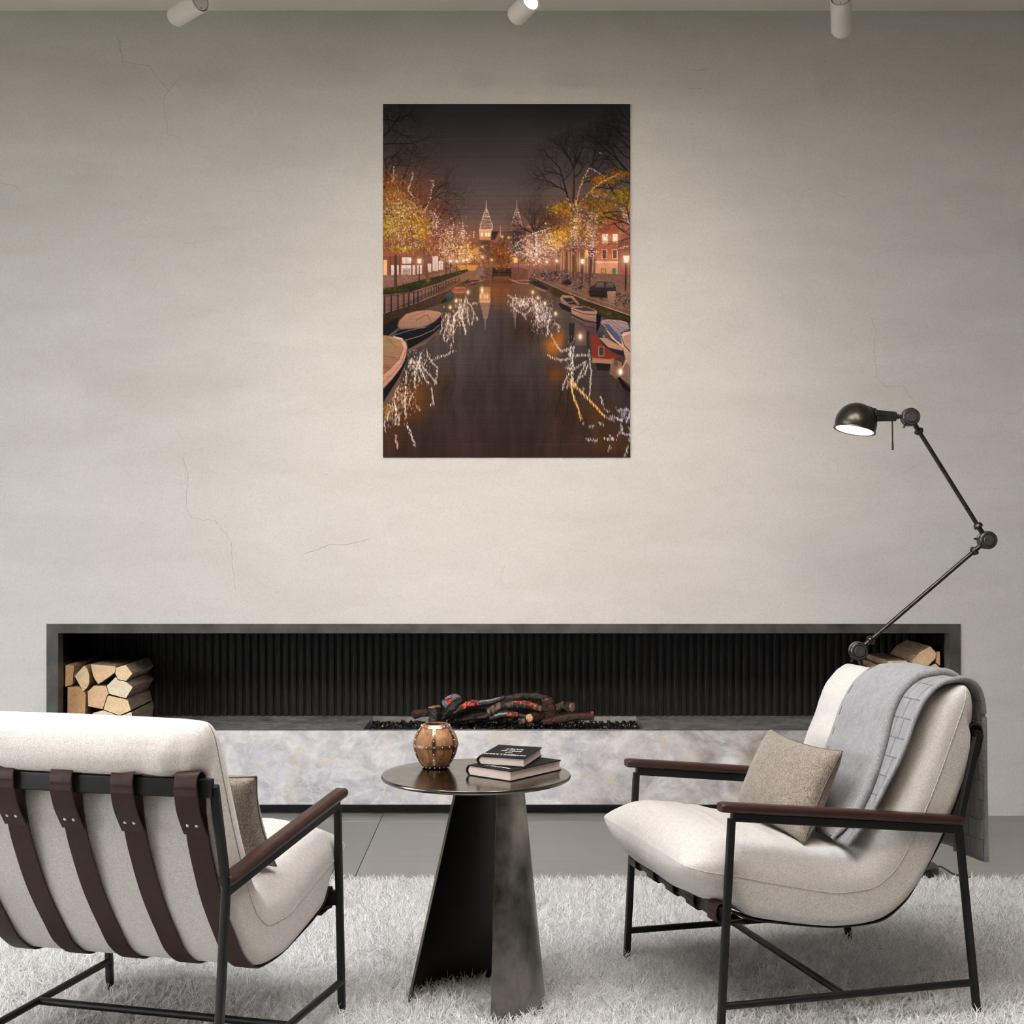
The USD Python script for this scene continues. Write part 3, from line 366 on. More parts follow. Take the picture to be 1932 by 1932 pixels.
    for pts, col in (([q1(340, 740), q1(310, 860), q1(290, 930), q1(340, 1010)], PINK), ([q1(515, 825), q1(555, 835), q1(535, 960)], C(255, 190, 160)), ([q1(130, 680), q1(130, 800), q1(115, 850)], PINK), ([q1(865, 1290), q1(870, 1420)], PINK), ([q1(770, 1290), q1(760, 1470)], PINK), ([q1(740, 1225), q1(745, 1240)], PINK), ([q1(535, 970), q1(500, 1080), q1(450, 1180)], C(255, 190, 150)), ([q1(985, 1370), q1(990, 1440)], PINK), ([q1(560, 1170), q1(600, 1260), q1(580, 1330)], PINK),
                     ([q2(915, 690), q2(870, 780), q2(820, 890), q2(790, 1000), q2(770, 1100)], C(255, 200, 130)), ([q2(1240, 760), q2(1110, 810), q2(960, 910), q2(830, 1050)], C(255, 180, 90)), ([q2(680, 1020), q2(720, 1120)], PINK), ([q2(760, 1030), q2(780, 1120)], PINK), ([q2(100, 1560), q2(170, 1480), q2(240, 1450), q2(310, 1540)], PINK), ([q2(70, 1640), q2(170, 1590), q2(300, 1650)], PINK), ([q2(340, 1380), q2(350, 1640)], PINK), ([q2(240, 1430), q2(480, 1340)], PINK), ([q2(930, 700), q2(1020, 750), q2(1070, 790)], BLUE), ([q2(1020, 535), q2(1050, 540)], BLUE), ([q2(940, 990), q2(1020, 1010)], BLUE), ([q2(1240, 1120), q2(1310, 1200), q2(1350, 1320)], BLUE), ([q2(1270, 1180), q2(1300, 1260)], BLUE), ([q2(1230, 1560), q2(1330, 1530)], BLUE)):
        string(pts, 1.5, col, .85)
    # lanterns
    for p, r in ((q1(405, 1695), 5.5), (q1(735, 1690), 4.2), (q1(805, 1695), 3.6), (q1(870, 1690), 3), (q1(915, 1680), 2.8), (q1(1080, 1650), 2.8), (q1(1080, 1540), 2.2), (q1(1180, 1680), 2.2), (q2(840, 1700), 5.2), (q2(1310, 1680), 8), (q2(568, 1692), 4.2), (q2(458, 1700), 3.2), (q2(375, 1695), 3.0), (q2(315, 1680), 2.8), (q2(125, 1680), 3.2), (q1(310, 1680), 2.4), (q2(1190, 1450), 5), (q2(1085, 1450), 5)):
        glow(p, r * 1.8, C(255, 190, 130), .42); glow(p, r * .62, C(255, 240, 222), 1)
    poly([q2(820, 1672), q2(862, 1672), q2(852, 1722), q2(830, 1722)], C(255, 244, 232), .9); poly([q2(1275, 1635), q2(1345, 1635), q2(1330, 1712), q2(1290, 1712)], C(255, 242, 228), .9); poly([q1(383, 1668), q1(428, 1668), q1(420, 1715), q1(390, 1715)], C(255, 240, 225), .8)
    poly([q2(105, 1655), q2(148, 1655), q2(148, 1712), q2(105, 1712)], C(246, 200, 96), .8); lights(q1(930, 1640), 40, 14, 60, C(255, 180, 80), (1, 2), .5)
    # reflections in the water: broad colour, then streaks of light
    for p, rx, ry, col, al in ((q3(1250, 130), 20, 26, C(124, 70, 30), .8), (q4(40, 120), 18, 20, C(96, 52, 30), .6), (q3(850, 200), 34, 40, C(104, 74, 48), .6), (q3(740, 420), 24, 40, C(80, 56, 40), .6), (q4(280, 200), 50, 30, C(104, 74, 56), .7), (q4(430, 420), 34, 34, C(84, 62, 54), .6), (q4(240, 560), 34, 30, C(58, 38, 30), .8), (q4(520, 730), 16, 18, C(170, 98, 26), .85), (q4(600, 640), 12, 16, C(150, 84, 26), .7), (q4(560, 1040), 16, 18, C(122, 66, 26), .8), (q3(280, 1250), 34, 26, C(108, 66, 26), .8), (q3(420, 1300), 26, 30, C(96, 56, 26), .7), (q3(60, 1420), 14, 16, C(150, 108, 26), .7), (q3(300, 1480), 26, 16, C(92, 52, 24), .7), (q3(680, 1150), 12, 34, C(62, 42, 28), .7), (q3(150, 1650), 30, 30, C(70, 44, 28), .6), (q4(950, 1450), 36, 26, C(72, 48, 22), .8), (q4(1150, 1750), 40, 24, C(74, 48, 22), .8), (q4(640, 1300), 30, 40, C(50, 36, 28), .7), (q4(700, 1550), 40, 30, C(48, 34, 26), .6), (q3(700, 1350), 60, 40, C(44, 36, 33), .4)):
        glow(p, rx, col, al, ry, add=False)
    tex = .8 + .4 * nz((.09, .02), 9); m = yy > 345; img[m] *= tex[m][:, None]
    poly([q4(700, 480), q4(760, 480), q4(740, 720), q4(700, 720)], C(34, 28, 30), .8); poly([q4(885, 560), q4(915, 560), q4(910, 760), q4(890, 760)], C(44, 30, 28), .8); poly([q4(760, 480), q4(880, 540), q4(880, 720), q4(760, 720)], C(116, 84, 72), .5)
    poly([q4(930, 580), q4(1060, 680), q4(1290, 830), q4(1130, 880), q4(940, 850)], C(112, 44, 34), .95); poly([q4(945, 850), q4(1170, 870), q4(1160, 920), q4(945, 905)], C(160, 112, 90), .95)
    poly([q4(1010, 730), q4(1075, 730), q4(1075, 835), q4(1010, 835)], C(150, 110, 92), .9); poly([q4(1020, 740), q4(1066, 740), q4(1066, 825), q4(1020, 825)], C(52, 44, 44), .95); poly([q4(980, 905), q4(1140, 915), q4(1135, 990), q4(1000, 985)], C(26, 24, 28), .95); poly([q4(1150, 850), q4(1260, 900), q4(1280, 1020), q4(1200, 1080), q4(1130, 1020)], C(150, 108, 86), .8, C(110, 78, 64)); poly([q4(1180, 850), q4(1215, 870), q4(1215, 950), q4(1180, 930)], C(80, 60, 56), .8)
    tw2 = [(1105, 100, 60), (1105, 235, 130), (1105, 245, 118), (1110, 330, 84), (1112, 400, 56), (1110, 430, 44), (1108, 440, 16), (1108, 550, 4)]
    poly([q3(c - w / 2, y) for c, y, w in tw2] + [q3(c + w / 2, y) for c, y, w in tw2[::-1]], C(150, 106, 88), .8, C(140, 110, 102), .1); poly([q3(1045, 90), q3(1165, 90), q3(1165, 235), q3(1045, 235)], C(170, 118, 74), .7, C(196, 130, 90)); poly([q3(1050, 235), q3(1165, 235), q3(1160, 262), q3(1052, 262)], C(222, 150, 128), .85)
    for x in (1060, 1100, 1130): glow(q3(x, 195), 2.2, C(250, 200, 120), .7, 5)
    glow(q3(1075, 130), 2.6, C(255, 226, 190), .9, 7); line([q4(120, 380), q4(122, 540)], 3.2, C(150, 120, 110), .8, .8); poly([q4(88, 330), q4(150, 330), q4(135, 420), q4(100, 420)], C(128, 98, 88), .6)
    def streaks(c, rx, ry, n, col, L=3.2, al=.85, r=.62):
        for _ in range(n):
            u = np.clip(rg.normal(0, .5, 2), -1.1, 1.1); p = c + u * [rx, ry]; l = L * rg.uniform(.5, 1.3); seg(p - [0, l / 2], p + [rg.normal(0, .25), l / 2], r * 1.7, col * rg.uniform(.75, 1), al * rg.uniform(.5, 1), r * .9, add=True)
    def sstring(pts, col, L=3.6, step=1.35, jit=.9, al=.95, r=.66):
        for a, b in zip(pts[:-1], pts[1:]):
            n = max(1, int(np.hypot(*(b - a)) / step))
            for i in range(n):
                p = a + (b - a) * (i + rg.random()) / n + rg.normal(0, jit, 2); l = L * rg.uniform(.6, 1.3); seg(p - [0, l / 2], p + [rg.normal(0, .3), l / 2], r * 1.6, col * rg.uniform(.8, 1), al * rg.uniform(.55, 1), r, add=True)
    W1 = C(240, 206, 190)
    for pts in ([(905, 200), (870, 330), (850, 420), (900, 600)], [(905, 230), (960, 300), (990, 380), (1035, 450)], [(920, 300), (920, 430), (940, 490), (970, 490), (985, 400)], [(850, 230), (830, 330), (780, 420), (740, 560), (700, 690)], [(790, 380), (770, 500), (765, 690)], [(720, 400), (700, 520), (660, 620), (680, 680)], [(860, 400), (880, 500), (905, 590)], [(700, 380), (650, 470), (630, 600)], [(745, 700), (740, 750)], [(830, 300), (820, 460), (850, 520)], [(960, 270), (1040, 265)]): sstring([q3(*p) for p in pts], W1, 3.0)
    streaks(q3(740, 470), 16, 26, 150, W1, 3.0); streaks(q3(860, 330), 14, 22, 110, W1, 3.0)
    for p, r in ((q3(735, 310), 2.6), (q3(800, 240), 2.6), (q3(925, 150), 2.6), (q4(555, 380), 2.8), (q4(818, 625), 4.2), (q4(1250, 1000), 4.2), (q4(440, 270), 2.6), (q4(365, 210), 2.4), (q4(310, 150), 2.4), (q4(1310, 880), 1.6)): glow(p, r * 1.9, C(220, 150, 96), .45); glow(p, r * .8, C(255, 236, 210), .95, r * 1.25)
    for pts in ([(480, 770), (490, 830), (540, 900), (600, 960), (590, 1080), (570, 1140)], [(785, 770), (700, 820), (620, 840), (540, 880)], [(430, 790), (400, 900), (360, 980), (350, 1180)], [(330, 850), (290, 940)], [(430, 940), (520, 1040), (590, 1130)], [(270, 990), (260, 1140)], [(300, 900), (420, 900)], [(400, 920), (470, 1090), (520, 1130)], [(535, 1160), (545, 1280), (560, 1360)], [(520, 1370), (540, 1340)], [(180, 1160), (130, 1290), (160, 1420), (150, 1560)], [(260, 1150), (250, 1320), (260, 1500)], [(340, 1230), (290, 1330)], [(380, 1360), (410, 1420)], [(40, 1480), (30, 1560), (45, 1640)], [(80, 1420), (60, 1530)], [(190, 1440), (180, 1580)]): sstring([q3(*p) for p in pts], C(240, 208, 190), 3.6)
    streaks(q3(380, 960), 22, 30, 210, C(236, 198, 176), 4); streaks(q3(220, 1250), 24, 34, 190, C(236, 200, 180), 4); streaks(q3(120, 1430), 16, 26, 90, C(226, 196, 190), 4)
    sstring([q3(155, 1670), q3(150, 1730), q3(170, 1820)], C(255, 186, 160), 3.4, 1.0, 1.2); sstring([q3(270, 1560), q3(310, 1660), q3(360, 1790)], C(226, 206, 220), 3.4, .9, 1.3)
    for pts in ([(40, 190), (150, 220), (260, 280)], [(80, 280), (140, 350), (230, 390), (290, 330)], [(110, 220), (180, 300), (260, 270), (300, 230)], [(330, 260), (360, 420), (370, 520)], [(500, 350), (480, 470), (455, 620)], [(300, 200), (380, 300)], [(560, 480), (600, 530)], [(575, 500), (585, 580)], [(505, 590), (515, 640)], [(200, 380), (240, 440)]): sstring([q4(*p) for p in pts], C(226, 200, 200), 3.2)
    streaks(q4(190, 270), 24, 14, 160, C(222, 190, 182), 3.2); streaks(q4(420, 420), 20, 28, 330, C(222, 198, 196), 3.4); streaks(q4(380, 320), 18, 18, 120, C(226, 196, 186), 3.2)
    for pts in ([(530, 660), (560, 720), (620, 780), (700, 760), (750, 730)], [(460, 820), (520, 850), (610, 880), (700, 860)], [(740, 740), (730, 860), (740, 980)], [(710, 740), (710, 860)], [(770, 830), (900, 820)], [(905, 770), (920, 880), (935, 1000), (920, 1200), (910, 1270)], [(880, 880), (850, 960), (790, 1080), (780, 1130)], [(650, 960), (740, 980), (860, 900)], [(720, 1000), (740, 1090)], [(690, 1020), (640, 1140), (625, 1200)], [(850, 1170), (850, 1230)], [(860, 1040), (900, 920)], [(690, 1100), (680, 1180)], [(800, 1070), (860, 1040)]): sstring([q4(*p) for p in pts], C(236, 212, 206), 3.8)
    streaks(q4(720, 900), 8, 44, 100, C(230, 205, 196), 3.6)
    sstring([q4(715, 1100), q4(740, 1250), q4(790, 1380), q4(830, 1520)], C(238, 158, 74), 4.2, .7, 1.0); sstring([q4(720, 1080), q4(800, 1190), q4(930, 1320), q4(1085, 1490)], C(238, 160, 70), 4.2, .7, 1.1); sstring([q4(710, 1090), q4(760, 1170)], C(255, 190, 120), 4, .7, 1.4)
    for pts in ([(1035, 1260), (1060, 1370)], [(1085, 1410), (1130, 1430)], [(1140, 1470), (1270, 1530)], [(1220, 1420), (1330, 1400)], [(1350, 1420), (1320, 1540)], [(905, 1580), (970, 1580)], [(1010, 1550), (1065, 1560)], [(850, 1540), (855, 1570)], [(1250, 1570), (1270, 1660), (1350, 1680)], [(1110, 1500), (1180, 1520)], [(880, 1730), (1000, 1730)], [(1075, 1720), (1200, 1720)], [(1240, 1640), (1225, 1690)], [(1115, 1840), (1145, 1790)], [(1320, 1800), (1310, 1880), (1280, 1910)], [(1350, 1580), (1350, 1700)], [(1130, 1680), (1165, 1720)], [(1350, 1720), (1330, 1740)]): sstring([q4(*p) for p in pts], C(206, 212, 246), 4, 1.2, 1.3)
    streaks(q4(1290, 1470), 16, 14, 60, C(214, 216, 246), 4)
    for a, b, w in (((620, 1210), (540, 1490), 2), ((690, 1210), (675, 1460), 1.6), ((680, 1460), (610, 1590), 1.4), ((1100, 1260), (1220, 1400), .8)): line([q4(*a), q4(*b)], w, C(30, 24, 24), .8)
    for c, n in ((q4(620, 1350), 46), (q4(480, 1300), 30), (q4(330, 600), 60), (q3(660, 1150), 40), (q4(720, 1560), 30)):
        for _ in range(n): p = c + rg.normal(0, 14, 2); seg(p, p + [rg.normal(0, 2), rg.uniform(5, 14)], .9, C(34, 26, 26), .4)
    # boats
    poly([q3(17, 500), q3(180, 420), q3(170, 540), q3(60, 620), q3(17, 620)], C(24, 22, 24), .9)
    poly([q3(130, 615), q3(190, 545), q3(460, 530), q3(640, 400), q3(640, 540), q3(560, 640), q3(280, 760), q3(270, 660)], C(26, 28, 34), 1, C(16, 17, 22)); poly([q3(510, 630), q3(640, 520), q3(600, 600), q3(470, 700), q3(300, 790), q3(280, 762)], C(116, 84, 70), .7)
    poly([q3(172, 500), q3(190, 450), q3(260, 380), q3(370, 350), q3(520, 343), q3(620, 358), q3(645, 378), q3(600, 440), q3(500, 505), q3(400, 530), q3(200, 545)], C(168, 126, 106), 1, C(134, 100, 84), .06)
    line([q3(172, 505), q3(190, 450), q3(260, 380), q3(370, 350)], 1.2, C(66, 50, 46)); line([q3(290, 420), q3(380, 385), q3(470, 360)], .9, C(110, 82, 70)); line([q3(370, 450), q3(440, 410), q3(490, 392), q3(530, 470)], 1.4, C(98, 72, 62), .9); line([q3(190, 548), q3(420, 530), q3(560, 470), q3(640, 395)], 1.3, C(76, 66, 66)); line([q3(130, 612), q3(290, 560), q3(480, 520)], .8, C(190, 170, 160), .8); line([q3(260, 662), q3(420, 615), q3(560, 550), q3(620, 500)], 1.0, C(196, 150, 136), .8); line([q3(90, 612), q3(180, 545)], 1, C(120, 100, 96))
    poly([q3(17, 1200), q3(120, 1080), q3(250, 900), q3(275, 760), q3(270, 880), q3(200, 1090), q3(17, 1400)], C(18, 18, 22), 1); poly([q3(17, 1400), q3(100, 1290), q3(200, 1100), q3(262, 900), q3(200, 1040), q3(17, 1330)], C(104, 76, 66), .9)
    poly([q3(17, 620), q3(45, 612), q3(130, 630), q3(220, 645), q3(262, 690), q3(275, 740), q3(262, 830), q3(210, 950), q3(120, 1070), q3(17, 1180)], C(196, 150, 128), 1, C(170, 122, 104), .04)
    poly([q3(17, 615), q3(45, 612), q3(215, 665), q3(232, 740), q3(190, 860), q3(100, 960), q3(17, 1030)], C(150, 118, 88), 1, C(128, 92, 74), .05); poly([q3(17, 612), q3(48, 612), q3(150, 690), q3(17, 830)], C(132, 112, 76), .85); line([q3(20, 830), q3(100, 845), q3(150, 850)], 1, C(90, 66, 54)); line([q3(60, 640), q3(120, 700), q3(160, 740)], .8, C(90, 70, 54)); line([q3(17, 1030), q3(100, 960), q3(190, 860), q3(235, 740)], 1.1, C(96, 66, 58)); line([q3(17, 1120), q3(120, 1020), q3(215, 900), q3(265, 760)], 1.2, C(110, 74, 66), .8); glow(q3(60, 950), 6, C(120, 70, 40), .8, 3.4, add=False); line([q3(130, 625), q3(220, 645)], 1.6, C(206, 186, 176))
    poly([q3(745, 130), q3(790, 90), q3(890, 90), q3(905, 120), q3(880, 170), q3(790, 180)], C(168, 98, 74), 1, C(120, 70, 56), .1); line([q3(760, 125), q3(890, 120)], 1, C(96, 58, 50)); line([q3(770, 150), q3(880, 150)], 1, C(210, 140, 110)); poly([q3(660, 235), q3(690, 170), q3(740, 150), q3(780, 190), q3(770, 225), q3(700, 260)], C(70, 80, 82), 1, C(40, 44, 46), .1); poly([q3(640, 250), q3(690, 200), q3(700, 245), q3(640, 275)], C(26, 32, 34))
    poly([q3(890, 45), q3(960, 20), q3(1050, 20), q3(1000, 75), q3(910, 75)], C(60, 40, 42), 1, None, .2); glow(q3(970, 45), 4, C(170, 60, 54), .8, 3, add=False); line([q3(900, 70), q3(1110, 15)], 1, C(150, 120, 104))
    poly([q4(600, 215), q4(625, 180), q4(740, 190), q4(815, 280), q4(730, 310), q4(620, 270)], C(160, 124, 108), 1, C(120, 90, 80)); poly([q4(625, 210), q4(720, 208), q4(790, 285), q4(700, 280)], C(48, 38, 40)); line([q4(680, 260), q4(740, 250)], 1, C(160, 124, 108)); poly([q4(585, 280), q4(600, 260), q4(720, 320), q4(720, 370), q4(620, 330)], C(30, 26, 30), .9)
    poly([q4(715, 320), q4(760, 300), q4(880, 300), q4(1000, 350), q4(990, 470), q4(860, 440), q4(730, 380)], C(176, 134, 116), 1, C(128, 96, 86)); poly([q4(735, 318), q4(880, 305), q4(985, 352), q4(850, 350)], C(62, 48, 48)); line([q4(715, 330), q4(850, 380), q4(1000, 395)], 1.2, C(60, 44, 44)); poly([q4(990, 380), q4(1040, 400), q4(1030, 500), q4(990, 590)], C(18, 18, 24)); poly([q4(720, 395), q4(860, 450), q4(990, 480), q4(990, 590), q4(880, 560), q4(760, 480)], C(120, 90, 80), .8, C(70, 52, 50)); line([q4(720, 390), q4(850, 450), q4(990, 478)], 1.6, C(26, 22, 26)); line([q4(740, 430), q4(860, 510), q4(990, 540)], 1.0, C(36, 28, 30))
    poly([q4(1000, 590), q4(1060, 570), q4(1140, 690), q4(1290, 760), q4(1290, 840), q4(1180, 800), q4(1040, 700)], C(60, 54, 58), 1, C(24, 28, 42)); poly([q4(1020, 640), q4(1100, 640), q4(1270, 740), q4(1270, 775), q4(1120, 740)], C(170, 128, 104), .95); poly([q4(1050, 480), q4(1150, 640), q4(1280, 750), q4(1220, 580), q4(1120, 470)], C(200, 154, 128), 1)
    poly([q4(1030, 480), q4(1050, 450), q4(1110, 440), q4(1250, 450), q4(1320, 470), q4(1345, 540), q4(1250, 580), q4(1270, 700), q4(1200, 650), q4(1100, 540)], C(164, 134, 132), 1, C(96, 92, 116), .05); poly([q4(1060, 480), q4(1130, 500), q4(1250, 640), q4(1265, 700), q4(1190, 650)], C(66, 74, 104), .9)
    for a, b in (((1110, 450), (1240, 560)), ((1140, 450), (1300, 550)), ((1090, 460), (1210, 600)), ((1200, 455), (1330, 500))): line([q4(*a), q4(*b)], .9, C(84, 78, 100), .8)
    line([q4(1032, 480), q4(1110, 555), q4(1200, 655), q4(1275, 715)], 1.1, C(46, 48, 66)); glow(q4(1070, 622), 2.6, C(130, 170, 150), .6)
    poly([q4(1250, 610), q4(1280, 580), q4(1364, 565), q4(1364, 1240), q4(1340, 1110), q4(1300, 860), q4(1260, 690)], C(206, 170, 152), 1, C(110, 82, 74), .03); poly([q4(1275, 620), q4(1364, 590), q4(1364, 800), q4(1300, 720)], C(150, 116, 104), .9, C(176, 132, 112)); line([q4(1255, 615), q4(1290, 720), q4(1364, 800)], 1.6, C(40, 34, 40)); poly([q4(1290, 870), q4(1364, 960), q4(1364, 1150), q4(1290, 1100), q4(1240, 1060)], C(116, 88, 80), .9); poly([q4(1215, 1070), q4(1240, 1050), q4(1300, 1130), q4(1364, 1190), q4(1364, 1240), q4(1280, 1180)], C(18, 17, 20)); glow(q4(1250, 1000), 4.6, C(255, 190, 120), .8, 5); glow(q4(1250, 1005), 2.6, C(255, 244, 226), 1, 4.4); line([q4(1270, 960), q4(1310, 880)], 1.6, C(240, 180, 140), .8); poly([q4(1200, 1090), q4(1225, 1150), q4(1210, 1180)], C(40, 32, 32), .8); poly([q4(1300, 1200), q4(1340, 1250), q4(1320, 1290)], C(40, 32, 32), .8)
    line([q4(60, 10), q4(160, 50), q4(260, 60)], 1.1, C(210, 160, 140), .8); line([q4(100, 30), q4(230, 20), q4(330, 55)], 1.0, C(190, 150, 130), .7); poly([q4(250, 30), q4(360, 30), q4(480, 110), q4(450, 135), q4(330, 80)], C(40, 34, 40), .9, None, .2); poly([q4(320, 80), q4(460, 130), q4(440, 150), q4(340, 110)], C(140, 104, 86), .8)
    # fine horizontal brushing of the metal sheet
    img *= (1 + .04 * rg.standard_normal((AH, 1)) * (.35 + .65 * np.clip(nz((.012, .25), 21), 0, 1)))[..., None]
    img *= (1 + .03 * rg.standard_normal((AH, AW)))[..., None]
    return np.clip(img, 0, 1)
PRINT_GAIN = 1.0
# ------------------------------------------------------------------ the room
D0 = WALL_Y; K = D0 / FPX
wx = lambda px: (px - CX) * K
wz = lambda py: EYE - (py - HY) * K
FX0, FX1, FZ1 = wx(88.5), wx(1811.5), wz(1177)                      # outer edges of the fireplace surround
back = thing("wall_back", kind="structure")
outline = Polygon([(XL - .3, 0), (FX0, 0), (FX0, FZ1), (FX1, FZ1), (FX1, 0), (XR + .3, 0), (XR + .3, CEIL + .2), (XL - .3, CEIL + .2)])
part("plaster_face", slab(outline, WALL_Y, WALL_Y + .9), plaster, back, 20)
rg = np.random.default_rng(5)
def crack(pts, w):
    pts = np.array(pts, float); out = [pts[0]]
    for a, b in zip(pts[:-1], pts[1:]):
        n = max(2, int(np.hypot(*(b - a)) / 7))
        for i in range(1, n + 1): out.append(a + (b - a) * i / n + rg.normal(0, 1.1, 2) * (i < n))
    path = np.array([(wx(x), WALL_Y - .0004, wz(y)) for x, y in out])
    return sweep(path, np.array([(-w / 2, 0), (0, -.0006), (w / 2, 0), (0, .0003)]), up=(0, 1, 0), scale=np.r_[.4, rg.uniform(.6, 1.1, len(path) - 2), .4])
for pts, w in (([(222, 62), (228, 100), (232, 118), (282, 124), (300, 150), (318, 172), (308, 190), (315, 252), (345, 262)], .0016), ([(318, 172), (345, 140)], .0012), ([(328, 800), (345, 830)], .0012), ([(342, 858), (355, 895), (350, 955), (362, 978), (406, 982), (436, 1020), (440, 1080), (444, 1115)], .0017), ([(572, 1046), (620, 1028), (660, 1026), (700, 1016)], .0024), ([(1640, 590), (1652, 620), (1650, 680), (1656, 715), (1668, 728), (1706, 730), (1716, 748), (1732, 765)], .0014), ([(1286, 128), (1310, 134), (1340, 130)], .0016), ([(1288, 162), (1305, 168), (1330, 166)], .0022), ([(1635, 218), (1660, 212)], .0015), ([(0, 345), (30, 352), (42, 362)], .0016), ([(345, 460), (372, 457)], .0012), ([(930, 1112), (945, 1090), (952, 1064)], .0012), ([(1560, 360), (1600, 375)], .0012), ([(1890, 790), (1932, 770)], .0013), ([(1690, 900), (1745, 870)], .0010)):
    part("crack", crack(pts, w), crack_m, back, True)
fl = thing("floor", kind="structure")
part("screed", box((XL - .3, YF - .3, -.10), (XR + .3, WALL_Y + .9, -.006)), grout, fl, False)
TS, k = 1.5, 0
for ix in range(-4, 4):
    for iy in range(-1, 6):
        x0, y1 = -.539 + TS * ix, 5.73 + TS * (1 - iy)
        a, b = np.array([max(x0, XL), max(y1 - TS, YF)]), np.array([min(x0 + TS, XR), min(y1, WALL_Y + .3)])
        if (b - a).min() > .05: part("floor_tile", box((a[0] + .0015, a[1] + .0015, -.02), (b[0] - .0015, b[1] - .0015, 0), .001), concrete[(ix * 2 + iy) % 3], fl, False)
ce = thing("ceiling", kind="structure")
cs = Polygon([(XL - .3, YF - .3), (XR + .3, YF - .3), (XR + .3, WALL_Y + .002), (XL - .3, WALL_Y + .002)], [[(SKX - SKW / 2, SKY - SKD / 2), (SKX + SKW / 2, SKY - SKD / 2), (SKX + SKW / 2, SKY + SKD / 2), (SKX - SKW / 2, SKY + SKD / 2)]])
m = trimesh.creation.extrude_polygon(cs, .2, engine="earcut"); m.apply_translation((0, 0, CEIL)); part("plaster_slab", m, ceiling_m, ce, False)
for lx in (-.95, 1.05): part("recessed_downlight", lathe([(.05, .0), (.075, .0), (.078, -.006), (.05, -.010), (.048, .03), (.048, .0)], 28, at=(lx, 1.6, CEIL + .002)), white_m, ce)
dark_wall = noisy("dark_panelling", (.17, .15, .13), (.24, .215, .19), 3, .6)
# left wall: a wide glazed opening lets the daylight in
WY0, WY1, WZ0, WZ1 = -2.4, 3.9, .05, 2.85
lw = Polygon([(YF - .3, 0), (WALL_Y, 0), (WALL_Y, CEIL), (YF - .3, CEIL)], [[(WY0, WZ0), (WY1, WZ0), (WY1, WZ1), (WY0, WZ1)]])
m = trimesh.creation.extrude_polygon(lw, .3, engine="earcut"); v = m.vertices.copy(); m.vertices = np.stack([XL - v[:, 2], v[:, 0], v[:, 1]], 1)
keys(part("wall_left", fixed(m), plaster, None, 20), kind="structure")
wn = thing("window_1", kind="structure")
for y in np.linspace(WY0 + .03, WY1 - .03, 5): part("mullion", box((XL - .18, y - .03, WZ0), (XL - .10, y + .03, WZ1), .004), steel, wn, False)
for z in (WZ0 + .03, WZ1 - .03): part("window_rail", box((XL - .18, WY0, z - .03), (XL - .10, WY1, z + .03), .004), steel, wn, False)
keys(part("wall_right", box((XR, YF, 0), (XR + .3, WALL_Y, CEIL)), dark_wall, None, False), kind="structure")
keys(part("wall_front", box((XL - .3, YF - .3, 0), (XR + .3, YF, CEIL)), dark_wall, None, False), kind="structure")
keys(part("terrain_outside", box((XL - 60, -50, -.4), (XL - .31, 60, -.2)), noisy("garden_outside", (.035, .045, .03), (.06, .07, .045), 2, .9), None, False), kind="structure")

# ------------------------------------------------------------------ the fireplace
NX0, NX1, NZ1, LZ, MZ0 = wx(110.5), wx(1790), wz(1194.5), wz(1378), wz(1518)
YB = 6.31
fp = thing("fireplace", "long low linear fireplace with dark metal surround, ribbed black back and pale marble front", "fireplace", (0, WALL_Y, 0))
def loc(m, o=(0, WALL_Y, 0)): m = m.copy(); m.apply_translation(-np.asarray(o, float)); return m
sur = Polygon([(FX0, 0), (NX0, 0), (NX0, NZ1), (NX1, NZ1), (NX1, 0), (FX1, 0), (FX1, FZ1), (FX0, FZ1)])
part("surround", loc(slab(sur, WALL_Y - .006, WALL_Y + .06)), frame_m, fp, 20, "dark mottled metal surround")
bp = part("back_panel", loc(box((NX0, YB, LZ - .1), (NX1, YB + .02, NZ1 + .03))), black_m, fp, False)
ns = 108; pitch = (NX1 - NX0) / ns
hull2 = np.array([(-.0115, 0), (-.0115, -.013), (-.009, -.017), (-.003, -.0185), (.003, -.0185), (.009, -.017), (.0115, -.013), (.0115, 0)])
for i in range(ns):
    x = NX0 + pitch * (i + .5); q = np.array([(x + a, YB + b) for a, b in hull2])
    v = np.vstack([np.c_[q, np.full(8, LZ)], np.c_[q, np.full(8, NZ1)]]); j = np.arange(8)
    part("slat", loc(fixed(raw(v, np.stack([j, (j + 1) % 8, (j + 1) % 8 + 8, j + 8], 1)))), slat_m, bp, 30)
for a, b in (((NX0 - .02, WALL_Y + .06, LZ - .1), (NX0, YB, NZ1)), ((NX1, WALL_Y + .06, LZ - .1), (NX1 + .02, YB, NZ1))): part("side_panel", loc(box(a, b)), niche_m, fp, False)
part("top_panel", loc(box((NX0 - .02, WALL_Y + .06, NZ1), (NX1 + .02, YB + .02, NZ1 + .02))), black_m, fp, False)
PX0, PX1, PY0, PY1 = -.622, .553, 5.885, 6.275
hx = [box((NX0, WALL_Y, LZ - .05), (PX0, YB, LZ)), box((PX1, WALL_Y, LZ - .05), (NX1, YB, LZ)), box((PX0, WALL_Y, LZ - .05), (PX1, PY0, LZ)), box((PX0, PY1, LZ - .05), (PX1, YB, LZ))]
part("hearth_slab", loc(cat(*hx)), ledge_m, fp, False, "polished marble hearth slab with dim light put into its colour")
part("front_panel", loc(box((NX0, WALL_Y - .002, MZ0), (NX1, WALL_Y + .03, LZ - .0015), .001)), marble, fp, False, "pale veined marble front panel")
part("plinth", loc(box((NX0, WALL_Y + .078, 0), (NX1, WALL_Y + .11, MZ0 + .02))), black_m, fp, False); part("plinth_rail", loc(box((NX0, WALL_Y - .001, MZ0 - .0005), (NX1, WALL_Y + .09, MZ0 - .0045))), black_m, fp, False)
